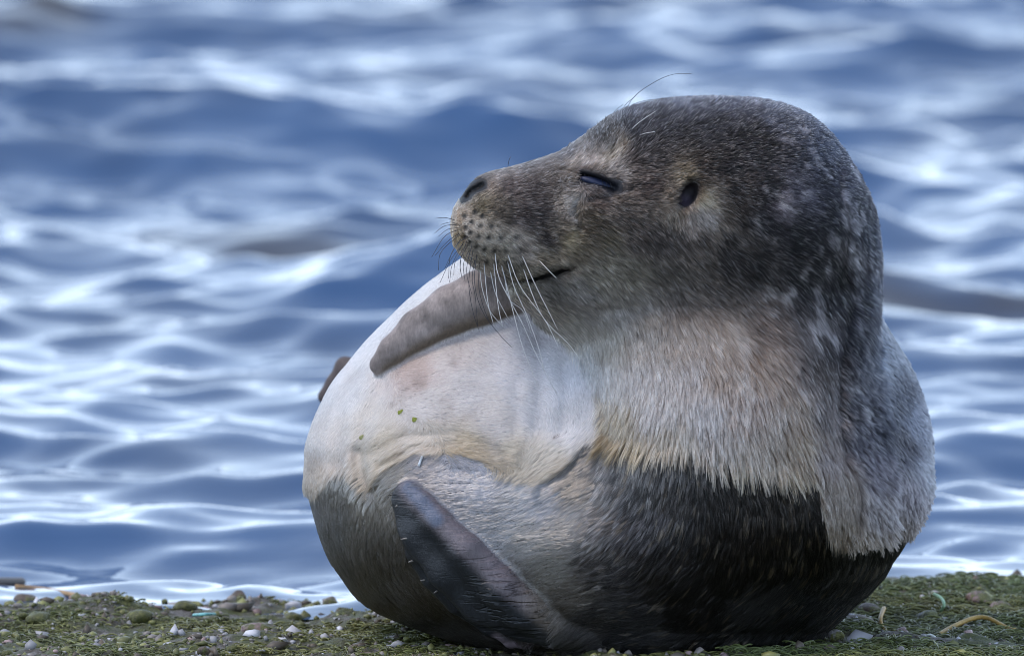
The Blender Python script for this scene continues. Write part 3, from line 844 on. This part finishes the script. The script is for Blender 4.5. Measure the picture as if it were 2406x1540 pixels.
# single hairs differ: pale and dark guard hairs
val = np.exp(RNG.normal(0, 1, n) * (0.50 - 0.17 * smooth(v_, 640, 820)))
val = np.where(belly, np.exp(RNG.normal(0, 0.14, n)), val)
val = np.where(isw, np.exp(RNG.normal(0, 1, n) * (0.24 + 0.22 * smooth(u, 1350, 1500))), val)
gval = np.exp(RNG.normal(0, 0.42, ng))[near_] ** np.where(isw, 1.5, 1.0 - 0.45 * smooth(v_, 640, 820))
val = val * np.where(belly, 1, gval)
darkness = smooth(0.12 - colh.mean(1), 0, 0.08)
pale = (RNG.random(n) < 0.15 * darkness * (~isw) * (u > 1200))
hc = colh * val[:, None]
hc[pale] = hc[pale] * 0.45 + np.array([0.24, 0.225, 0.22]) * RNG.uniform(0.5, 1.2, pale.sum())[:, None]
hc = hc * (1 - edge_b[:, None] * np.array([0.30, 0.40, 0.52]) * RNG.uniform(0.3, 1.0, n)[:, None])
fr = (~belly & ~isw) * np.exp(-np.clip(above, 0, None) / 26.0) * (u > 1355)
hc = hc * (1 - 0.35 * fr[:, None] * RNG.random(n)[:, None]) * (1 + fr[:, None] * np.array([0.06, -0.02, -0.16]))
brown = isw & (u > 1450) & (RNG.random(ng)[near_] < 0.07)
hc[brown] = np.array([0.115, 0.088, 0.066]) * RNG.uniform(0.5, 1.3, brown.sum())[:, None]
hc = np.clip(hc * ALB, 0.006, 0.82)

cu = bpy.data.hair_curves.new('fur')
cu.add_curves([seg] * n)
cu.position_data.foreach_set('vector', q2w(flat).astype(np.float32).ravel())
ra = cu.attributes.get('radius') or cu.attributes.new('radius', 'FLOAT', 'POINT')
ra.data.foreach_set('value', radius.astype(np.float32).ravel())
ca = cu.attributes.new('tint', 'FLOAT_COLOR', 'CURVE')
c4 = np.ones((n, 4), np.float32); c4[:, :3] = hc
ca.data.foreach_set('color', c4.ravel())
wa = cu.attributes.new('wet', 'FLOAT', 'CURVE')
wa.data.foreach_set('value', isw.astype(np.float32))
t = NT('seal_fur')
hp = t.n('ShaderNodeBsdfHairPrincipled')
hp.parametrization = 'COLOR'
t.l(t.attr('tint').outputs['Color'], hp.inputs['Color'])
hp.inputs['Radial Roughness'].default_value = 0.7
hp.inputs['IOR'].default_value = 1.28
t.l(t.math('SUBTRACT', 0.55, t.math('MULTIPLY', t.attr('wet').outputs['Fac'], 0.33)), hp.inputs['Roughness'])
t.l(hp.outputs[0], t.out.inputs['Surface'])
fur = bpy.data.objects.new('fur', cu)
cu.materials.append(t.m)
COL.objects.link(fur)
fur.parent = seal
tag(fur, kind='stuff')

# ------------------------------------------------------------------ eye, whiskers, claws
def tube(name, pts_q, r0, r1, mat, parent=None, sides=5, seg_=14, world_pts=None):
    """a tapering curved rod through the points"""
    a = np.array(pts_q, float)
    tt = np.linspace(0, 1, len(a)); ts = np.linspace(0, 1, seg_)
    c = np.stack([pchip_nm(tt, a[:, k], ts) for k in range(3)], 1)
    c = q2w(c) if world_pts is None else c
    verts, faces = [], []
    for i in range(seg_):
        d = c[min(i + 1, seg_ - 1)] - c[max(i - 1, 0)]
        d = d / (np.linalg.norm(d) + 1e-12)
        s_ = np.cross(d, [0.13, 0.9, 0.4]); s_ /= np.linalg.norm(s_) + 1e-12
        b_ = np.cross(d, s_)
        rr = r0 + (r1 - r0) * (i / (seg_ - 1)) ** 0.8
        for k in range(sides):
            an = 2 * math.pi * k / sides
            verts.append(c[i] + (s_ * math.cos(an) + b_ * math.sin(an)) * rr)
    for i in range(seg_ - 1):
        for k in range(sides):
            a0 = i * sides + k; a1 = i * sides + (k + 1) % sides
            faces.append((a0, a1, a1 + sides, a0 + sides))
    faces.append(tuple(range(sides))[::-1]); faces.append(tuple(range((seg_ - 1) * sides, seg_ * sides)))
    return mesh_obj(name, verts, faces, mat, parent)

def pchip_nm(x, y, xs):
    """Catmull-Rom through the points (not monotone)"""
    m = np.gradient(y, x)
    i = np.clip(np.searchsorted(x, xs, side='right') - 1, 0, len(x) - 2)
    h_ = x[i + 1] - x[i]; s_ = (xs - x[i]) / h_
    return ((1 + 2 * s_) * (1 - s_) ** 2 * y[i] + s_ * (1 - s_) ** 2 * h_ * m[i] + s_ * s_ * (3 - 2 * s_) * y[i + 1] + s_ * s_ * (s_ - 1) * h_ * m[i + 1])

def zq(pts_, x0, y0, sc):
    return [((x0 + a / sc) * 0.93984, (y0 + b / sc) * 0.93984) for a, b in pts_]

M_EYE = simple_mat('wet_eye', (0.018, 0.024, 0.055), 0.45, 0.3, 300, 0.3)
M_LASH = simple_mat('dark_lash', (0.006, 0.006, 0.010), 0.3, 0.2)
M_WHITE = simple_mat('pale_whisker', (0.50, 0.48, 0.46), 0.35, 0.1)
M_DARK = simple_mat('dark_whisker', (0.022, 0.022, 0.030), 0.35, 0.1)
M_CLAW = simple_mat('pale_claw', (0.17, 0.15, 0.135), 0.35, 0.3, 900)

# the slit of eye that shows between the lids
ew = front_w([1400], [440], cf)[0]
ev_, ef_ = [], []
nu, nv = 24, 12
for i in range(nv + 1):
    th = math.pi * i / nv
    for j in range(nu):
        ph = 2 * math.pi * j / nu
        ev_.append((1404 + 44 * math.sin(th) * math.cos(ph) , 434 + 0.32 * 40 * math.sin(th) * math.cos(ph) + 12 * math.cos(th), ew + 30 + 22 * math.sin(th) * math.sin(ph)))
for i in range(nv):
    for j in range(nu):
        ef_.append((i * nu + j, i * nu + (j + 1) % nu, (i + 1) * nu + (j + 1) % nu, (i + 1) * nu + j))
mesh_obj('eye', q2w(np.array(ev_)), ef_, M_EYE, seal)

def whisker(pl, white, out=30.0, r=None):
    a = np.array(pl, float)
    z0 = front_w([a[0, 0]], [a[0, 1]], cf)[0]
    if z0 > 140: z0 = -60.0
    s_ = np.linspace(0, 1, len(a))
    pts_ = [(x, y, z0 + 4 - out * s__ ** 0.7 * (1.2 - 0.4 * s__)) for (x, y), s__ in zip(a, s_)]
    tube('whisker', pts_, (r or (1.2 if white else 0.9)) * Q, (0.65 if white else 0.5) * Q, M_WHITE if white else M_DARK, seal)

Z3 = lambda *p_: zq(p_, 700, 560, 2.566)
WHITE = [
    Z3((1455, 180), (1540, 400), (1700, 620), (1790, 805)), Z3((1540, 180), (1640, 400), (1720, 560), (1780, 680)), Z3((1650, 225), (1720, 300), (1772, 352)),
    Z3((1380, 180), (1400, 330), (1470, 480), (1560, 650), (1640, 830), (1770, 1080)), Z3((1460, 240), (1500, 400), (1580, 580), (1660, 800), (1690, 930)),
    Z3((1552, 262), (1620, 460), (1700, 620), (1850, 770), (1920, 870)), Z3((1285, 290), (1300, 420), (1350, 560), (1430, 655)), Z3((1372, 250), (1400, 520), (1430, 660)),
    Z3((1420, 260), (1500, 580), (1560, 800), (1655, 1035)), Z3((1310, 250), (1335, 500), (1370, 640)), Z3((1440, 320), (1470, 480), (1560, 560), (1610, 700)), Z3((1350, 300), (1385, 450), (1460, 600)),
]
DARKW = [
    Z3((1170, 60), (1040, 180), (1020, 300)), Z3((1180, 80), (1100, 200), (1085, 350)), Z3((1190, 100), (1110, 260), (1092, 375)), Z3((1215, 120), (1160, 240), (1172, 360)), Z3((1200, 110), (1165, 220), (1158, 330)),
    Z3((1235, 130), (1200, 300), (1232, 450)), Z3((1240, 160), (1214, 380), (1240, 560), (1282, 690)), Z3((1160, 60), (1075, 120), (1000, 205)), Z3((1150, 40), (1060, 85), (978, 215)), Z3((1140, 10), (1060, 18), (995, 65)),
    Z3((1150, 30), (1080, 40), (1020, 85)), Z3((1265, 190), (1250, 380), (1300, 560), (1420, 720), (1490, 790)), Z3((1200, 130), (1130, 240), (1118, 330)), Z3((1255, 220), (1235, 350), (1255, 470), (1270, 650)), Z3((1180, 130), (1100, 230), (1030, 380)),
    Z3((1280, 240), (1280, 430), (1340, 620), (1370, 640)), Z3((1220, 160), (1180, 260), (1190, 370)), Z3((1210, 80), (1130, 150), (1060, 290)), Z3((1165, 20), (1105, -5), (1035, 10)), Z3((1125, -20), (1060, -35), (1000, -30)),
]
for pl in WHITE: whisker(pl, True, 46)
for pl in DARKW: whisker(pl, False, 34)
Z1 = lambda *p_: zq(p_, 1080, 180, 2.961)
for pl in (Z1((1290, 400), (1340, 312), (1410, 248)), Z1((1370, 345), (1480, 205), (1640, 85), (1780, 28), (1912, 26)), Z1((1395, 350), (1450, 275), (1560, 222), (1735, 203)), Z1((1360, 350), (1420, 262), (1500, 190)), Z1((550, 700), (570, 660), (585, 632))):
    a = np.array(pl)
    pts_ = [(x, y, -100 - 25 * k) for k, (x, y) in enumerate(a)]
    pts_[0] = (a[0, 0], a[0, 1] + 24, -105)
    tube('whisker', pts_, 0.75 * Q, 0.45 * Q, M_DARK, seal)
for pl in (Z1((1440, 470), (1520, 390), (1645, 305)), Z1((1480, 500), (1560, 470), (1640, 455))):
    whisker(pl, True, 30, 1.1)

# lashes over the slit
for k in range(7):
    x = 1372 + 10 * k; y = 415 + 3.4 * k
    z0 = front_w([x], [y - 6], cf)[0]
    tube('lash', [(x, y - 4, z0 + 2), (x + 2, y + 5, z0 - 5), (x + 5, y + 13, z0 - 4)], 1.3 * Q, 0.4 * Q, M_LASH, seal, 4, 6)

# claws along the trailing edge of the near flipper
Z4 = lambda *p_: zq(p_, 940, 1150, 3.422)
for a_, b_ in (((185, 378), (163, 392)), ((262, 652), (176, 668)), ((305, 848), (258, 862)), ((412, 1008), (355, 1020)), ((520, 1105), (475, 1135))):
    (x0, y0), (x1, y1) = Z4(a_, b_)
    z0 = front_w([x0 + 4], [y0 - 4], body)[0]
    dx, dy = x1 - x0, y1 - y0
    tube('claw', [(x0 - dx * .6, y0 - dy * .6, z0 + 8), (x0, y0, z0 + 3), ((x0 + x1) / 2, (y0 + y1) / 2, z0 + 4)], 4.6 * Q, 1.0 * Q, M_CLAW, seal, 6, 8)

# ------------------------------------------------------------------ things lying on the animal
def lump(name, c, r, mat, seed, squash=0.7, sub=2, rough=0.28, rot=0.0):
    import bmesh
    bm = bmesh.new()
    bmesh.ops.create_icosphere(bm, subdivisions=sub, radius=1.0)
    vs = np.array([v.co[:] for v in bm.verts])
    fs = [tuple(v.index for v in f.verts) for f in bm.faces]
    bm.free()
    d = 1 + 1.4 * rough * noise(vs * 1.0 + seed * 3.7, 0.9, seed, 2) + rough * 0.35 * noise(vs + seed, 0.5, seed + 5, 1)
    vs = vs * d[:, None] * np.array(r if hasattr(r, '__len__') else (r, r, r * squash))
    cr, sr = math.cos(rot), math.sin(rot)
    vs = np.stack([vs[:, 0] * cr - vs[:, 1] * sr, vs[:, 0] * sr + vs[:, 1] * cr, vs[:, 2]], 1)
    me_ = bpy.data.meshes.new(name); me_.from_pydata(vs.tolist(), [], fs); me_.update()
    me_.polygons.foreach_set('use_smooth', np.ones(len(me_.polygons), dtype=bool))
    me_.materials.append(mat)
    o = bpy.data.objects.new(name, me_); o.location = c
    COL.objects.link(o)
    return o

M_GREEN = simple_mat('fresh_algae', (0.22, 0.24, 0.03), 0.5, 0.4, 400)
def scrap(u0, v0, size, label, mat, seed, name='seaweed_scrap', cat='seaweed', stretch=1.0):
    z = front_w([u0], [v0], cf)[0]
    o = lump(name, q2w(np.array([[u0, v0, z - 2.5]]))[0], (size * Q, 2.2 * Q, size * stretch * Q), mat, seed, 1, 2, 0.6)
    tag(o, label, cat)
scrap(942, 966, 7, 'upper bright green scrap of seaweed stuck on the pale belly', M_GREEN, 3, stretch=1.1)
scrap(976, 984, 6, 'lower bright green scrap of seaweed stuck on the pale belly', M_GREEN, 5)
scrap(852, 1026, 6, 'faint olive seaweed speck near the left side of the belly', simple_mat('olive_algae', (0.30, 0.29, 0.12), 0.6), 8)
sl = [(985, 1092), (990, 1078), (995, 1066)]
zz = front_w([p_[0] for p_ in sl], [p_[1] for p_ in sl], cf)
o = tube('shell_sliver', [(a, b, z - 4) for (a, b), z in zip(sl, zz)], 3.4 * Q, 2.6 * Q, simple_mat('white_shell', (0.6, 0.62, 0.66), 0.4), None, 6, 6)
tag(o, 'thin white sliver lying on the wet grey belly above the dark flipper', 'shell')

# ------------------------------------------------------------------ shore: stones, weed, litter
def stone_mat(name, rgb, green):
    t = NT(name)
    v = t.coord()
    a = t.noise(90, 5, 0.65, v); b = t.noise(240, 4, 0.7, v)
    base = t.ramp(b.outputs['Fac'], [(0.3, tuple(x * 0.5 for x in rgb)), (0.55, rgb), (0.75, tuple(min(1, x * 1.6) for x in rgb))])
    al = t.ramp(b.outputs['Fac'], [(0.3, (0.03, 0.035, 0.012)), (0.7, (0.14, 0.14, 0.04))])
    fac = t.ramp(a.outputs['Fac'], [(0.62 - green * 0.4, (0, 0, 0)), (0.72 - green * 0.4, (1, 1, 1))])
    t.principled(t.mix(fac, base, al), 0.55, t.bump(b.outputs['Fac'], 0.8, 0.003), 0.4)
    return t.m
SM = {'mauve': stone_mat('mauve_stone', (0.22, 0.15, 0.145), 0.5), 'grey': stone_mat('grey_stone', (0.17, 0.165, 0.17), 0.6), 'pale': stone_mat('pale_stone', (0.36, 0.34, 0.35), 0.45),
      'brown': stone_mat('brown_stone', (0.11, 0.08, 0.06), 0.2), 'olive': stone_mat('olive_stone', (0.12, 0.11, 0.05), 0.75)}

def place_stone(u0, v0, w_px, kind, label, seed, squash=0.6, name='stone', group=None, sink=0.25, mat=None):
    p_ = on_ground(u0, v0)
    z = float(ground_h(np.array([p_[0]]), np.array([p_[1]]))[0])
    r_ = w_px * 0.5 * Q
    p_ = on_ground(u0, v0, z + r_ * squash * 0.3)
    o = lump(name, (p_[0], p_[1], z + r_ * squash * (1 - 2 * sink) * 0.6), (r_, r_ * 0.8, r_ * squash), mat or SM[kind], seed, sub=3, rough=0.24, rot=seed * 1.3)
    tag(o, label, 'stone', group)
    return o
NAMED = [
    (617, 1488, 105, 'mauve', 'large pinkish angular stone among the green shore stones', .55), (225, 1415, 62, 'mauve', 'mauve stone on the water edge beside the orange stick', .8),
    (775, 1416, 50, 'mauve', 'mauve stone against the wet flank of the seal at the water edge', .6), (806, 1440, 40, 'olive', 'mossy olive stone tucked under the left flank of the seal', .8),
    (170, 1478, 78, 'mauve', 'pale pink stone low in the shore left of the seal', .45), (60, 1412, 70, 'brown', 'dark brown stone below the left end of the orange stick', .5),
    (432, 1424, 66, 'olive', 'greenish stone at the edge of the left shore, in front of the water', .45), (560, 1405, 52, 'brown', 'small dark stone jutting into the water left of the seal', .7),
    (690, 1455, 58, 'grey', 'grey stone close beside the left flank of the seal', .6), (330, 1450, 80, 'olive', 'wide olive algae covered stone in the middle of the left shore', .5),
    (500, 1462, 62, 'grey', 'greyish green stone just left of the pinkish stone', .6), (90, 1452, 72, 'olive', 'olive stone near the left edge of the shore', .5),
    (2040, 1438, 66, 'brown', 'dark brown stone in green weed right of the seal', .6), (2010, 1462, 90, 'brown', 'dark wet stone under the pale sliver right of the seal', .4),
    (2300, 1408, 80, 'mauve', 'brownish mauve stone on the right shore near the water', .5), (2350, 1430, 60, 'mauve', 'reddish stone close to the right edge of the shore', .6),
    (2180, 1448, 60, 'grey', 'grey stone between the two orange weed strands', .5), (1965, 1495, 40, 'pale', 'small pale pinkish pebble right of the belly on the moss', .8),
    (1985, 1405, 46, 'mauve', 'tan stone touching the right flank of the seal at the water', .6), (2280, 1500, 70, 'grey', 'grey stone below the arched orange weed strand', .5),
]
for k, (a, b, w_, kd_, lab, sq) in enumerate(NAMED): place_stone(a, b, w_, kd_, lab, k + 2, sq, group='stones on the shore')
rs = random.Random(4)
KL = {'mauve': ' mauve stone ', 'grey': ' grey stone ', 'pale': ' pale stone ', 'olive': ' mossy olive stone ', 'brown': ' dark brown stone '}
for k in range(70):
    left = rs.random() < 0.62
    a = rs.uniform(-40, 1000) if left else rs.uniform(1900, 2440)
    b = rs.uniform(1405 if left else 1385, 1545)
    if left and a > 800 and b < 1400 + (a - 800) * 0.42: continue
    if not left and b < 1530 - (a - 1850) * 0.9: continue
    kd_ = rs.choice(['mauve', 'grey', 'brown', 'olive', 'olive', 'olive', 'brown'])
    w_ = rs.uniform(12, 34)
    size_ = 'tiny' if w_ < 19 else ('small' if w_ < 27 else 'medium')
    if left: where = 'near the left end of the shore' if a < 330 else ('in the middle of the left shore' if a < 660 else 'on the shore just left of the seal')
    else: where = 'on the shore just right of the seal' if a < 2150 else 'towards the right end of the shore'
    row = ', close to the water' if b < 1450 else ('' if b < 1500 else ', at the front')
    place_stone(a, b, w_, kd_, size_ + KL[kd_] + where + row, 100 + k, rs.uniform(.5, .9), group='small stones on the shore', sink=0.5)

# grit: thousands of tiny stones, one object
import bmesh
bm = bmesh.new(); bmesh.ops.create_icosphere(bm, subdivisions=1, radius=1.0)
iv = np.array([v.co[:] for v in bm.verts]); iff = np.array([[v.index for v in f.verts] for f in bm.faces]); bm.free()
NG = 9000
px = RNG.uniform(-0.46, 0.46, NG); py = RNG.uniform(-0.14, 0.44, NG)
pz = ground_h(px, py)
rr = np.exp(RNG.normal(math.log(0.0018), 0.5, NG))
patch = noise(np.stack([px, py, 0 * px], 1), 0.06, 71, 2)
ok = (patch > -0.15) | (RNG.random(NG) < 0.35)
px, py, pz, rr, patch = px[ok], py[ok], pz[ok], rr[ok], patch[ok]
NG = len(px)
sc3 = rr[:, None] * RNG.uniform(0.6, 1.3, (NG, 3)) * np.array([1, 1, 0.75])
vv = iv[None] * (1 + 0.34 * RNG.normal(0, 1, (NG, len(iv), 1))) * sc3[:, None, :] + np.stack([px, py, pz + rr * 0.25], 1)[:, None, :]
ff = (iff[None] + (np.arange(NG) * len(iv))[:, None, None]).reshape(-1, 3)
pal = np.array([(0.46, 0.45, 0.48), (0.30, 0.29, 0.30), (0.22, 0.19, 0.17), (0.10, 0.08, 0.06), (0.14, 0.14, 0.05), (0.30, 0.21, 0.20), (0.20, 0.20, 0.07)])
gc = pal[RNG.choice(len(pal), NG, p=[.07, .11, .17, .18, .24, .05, .18])] * RNG.uniform(0.7, 1.25, (NG, 1))
t = NT('grit')
t.principled(t.attr('tint').outputs['Color'], 0.5, None, 0.4)
gravel = mesh_obj('gravel', vv.reshape(-1, 3), ff, t.m)
add_color(gravel.data, 'tint', np.repeat(gc, len(iv), 0))
tag(gravel, 'grit and tiny pale pebbles strewn over the shore', kind='stuff')

# short curly algae, one object
NA = 110000
px = RNG.uniform(-0.46, 0.46, NA); py = RNG.uniform(-0.16, 0.40, NA)
dn = noise(np.stack([px, py, 0 * px], 1), 0.07, 81, 3) + 0.25 * (px > 0.1)
ok = RNG.random(NA) < smooth(dn, -0.15, 0.45)
px, py, dn = px[ok], py[ok], dn[ok]
NA = len(px)
pz = ground_h(px, py)
sg = 6
base = np.stack([px, py, pz], 1)
hgt = RNG.uniform(0.0025, 0.0075, NA) * (1 + 0.5 * (px > 0.15))
ang = RNG.uniform(0, 2 * math.pi, NA); curl = RNG.normal(0, 1.8, NA)
ap = np.zeros((NA, sg, 3)); ap[:, 0] = base - np.array([0, 0, 0.001])
for s_ in range(1, sg):
    f_ = s_ / (sg - 1)
    aa = ang + curl * f_
    step_ = hgt / (sg - 1)
    el = 1.0 - 1.3 * f_
    ap[:, s_] = ap[:, s_ - 1] + np.stack([np.cos(aa) * math.cos(el), np.sin(aa) * math.cos(el), np.full(NA, math.sin(el))], 1) * step_[:, None] * 1.6
al = bpy.data.hair_curves.new('algae')
al.add_curves([sg] * NA)
al.position_data.foreach_set('vector', ap.astype(np.float32).ravel())
ra = al.attributes.get('radius') or al.attributes.new('radius', 'FLOAT', 'POINT')
ra.data.foreach_set('value', np.repeat(RNG.uniform(0.00025, 0.00065, NA), sg).astype(np.float32))
ca = al.attributes.new('tint', 'FLOAT_COLOR', 'CURVE')
c4 = np.ones((NA, 4), np.float32)
ga = noise(np.stack([px, py, 0 * px], 1), 0.09, 83, 2)[:, None] * 0.5 + 0.5 + 0.3 * (px > 0.15)[:, None]
c4[:, :3] = (np.array([0.15, 0.135, 0.035]) * (1 - np.clip(ga, 0, 1)) + np.array([0.078, 0.098, 0.030]) * np.clip(ga, 0, 1)) * RNG.uniform(0.45, 1.5, (NA, 1))
ca.data.foreach_set('color', c4.ravel())
t = NT('algae')
t.principled(t.attr('tint').outputs['Color'], 0.45, None, 0.4)
al.materials.append(t.m)
ao = bpy.data.objects.new('algae', al)
COL.objects.link(ao)
tag(ao, 'short curly green and olive algae growing over the shore', kind='stuff')

def strand(name, pts_uv, heights, r0, r1, rgb, label, cat, rough=0.45):
    pw = []
    for (a, b), h_ in zip(pts_uv, heights):
        p_ = on_ground(a, b, 0.0)
        z = float(ground_h(np.array([p_[0]]), np.array([p_[1]]))[0])
        p_ = on_ground(a, b, z + h_)
        pw.append(p_)
    o = tube(name, pw, r0, r1, simple_mat(name + '_skin', rgb, rough, 0.25, 150), None, 7, 22, True)
    tag(o, label, cat)
strand('seaweed_strand', [(2077, 1428), (2069, 1450), (2072, 1468), (2084, 1484)], (.012, .010, .007, .003), .0017, .0012, (0.36, 0.22, 0.05), 'short upright orange seaweed strand right of the seal', 'seaweed')
strand('seaweed_strand', [(2205, 1492), (2239, 1471), (2288, 1451), (2322, 1451), (2368, 1474), (2410, 1482)], (.004, .007, .009, .009, .006, .004), .0021, .0014, (0.36, 0.23, 0.06), 'long arching orange seaweed strand at the lower right', 'seaweed')
strand('seaweed_strand', [(2166, 1508), (2174, 1495), (2186, 1491), (2198, 1498), (2204, 1508)], (.003, .007, .009, .007, .003), .0013, .0010, (0.55, 0.58, 0.55), 'thin whitish arched strand standing on the lower right shore', 'seaweed')
strand('seaweed_strand', [(2195, 1395), (2212, 1405), (2218, 1420), (2210, 1436)], (.009, .009, .006, .003), .0014, .0010, (0.30, 0.48, 0.30), 'pale green curved strand on the right shore by the water', 'seaweed')
strand('driftwood_stick', [(36, 1378), (110, 1385), (200, 1402), (250, 1412)], (.004, .004, .003, .001), .0022, .0017, (0.34, 0.21, 0.10), 'thin orange brown stick lying at the water edge on the left', 'stick', 0.7)
strand('driftwood_stick', [(-30, 1368), (10, 1367), (52, 1366)], (.004, .004, .004), .0042, .0034, (0.10, 0.085, 0.075), 'thick dark wet stick end at the left edge by the water', 'stick', 0.5)
strand('shell_sliver', [(1977, 1442), (2008, 1447), (2044, 1453)], (.004, .005, .004), .0013, .0022, (0.55, 0.56, 0.62), 'long pale shell sliver in the weed right of the seal', 'shell')
strand('plastic_scrap', [(1930, 1523), (1943, 1520), (1957, 1519)], (.003, .004, .003), .0011, .0011, (0.10, 0.34, 0.55), 'tiny bright blue plastic scrap on the moss right of the belly', 'litter')
strand('plastic_scrap', [(455, 1444), (480, 1442), (505, 1442)], (.004, .005, .004), .0012, .0012, (0.16, 0.42, 0.42), 'tiny turquoise plastic scrap on the left shore', 'litter')
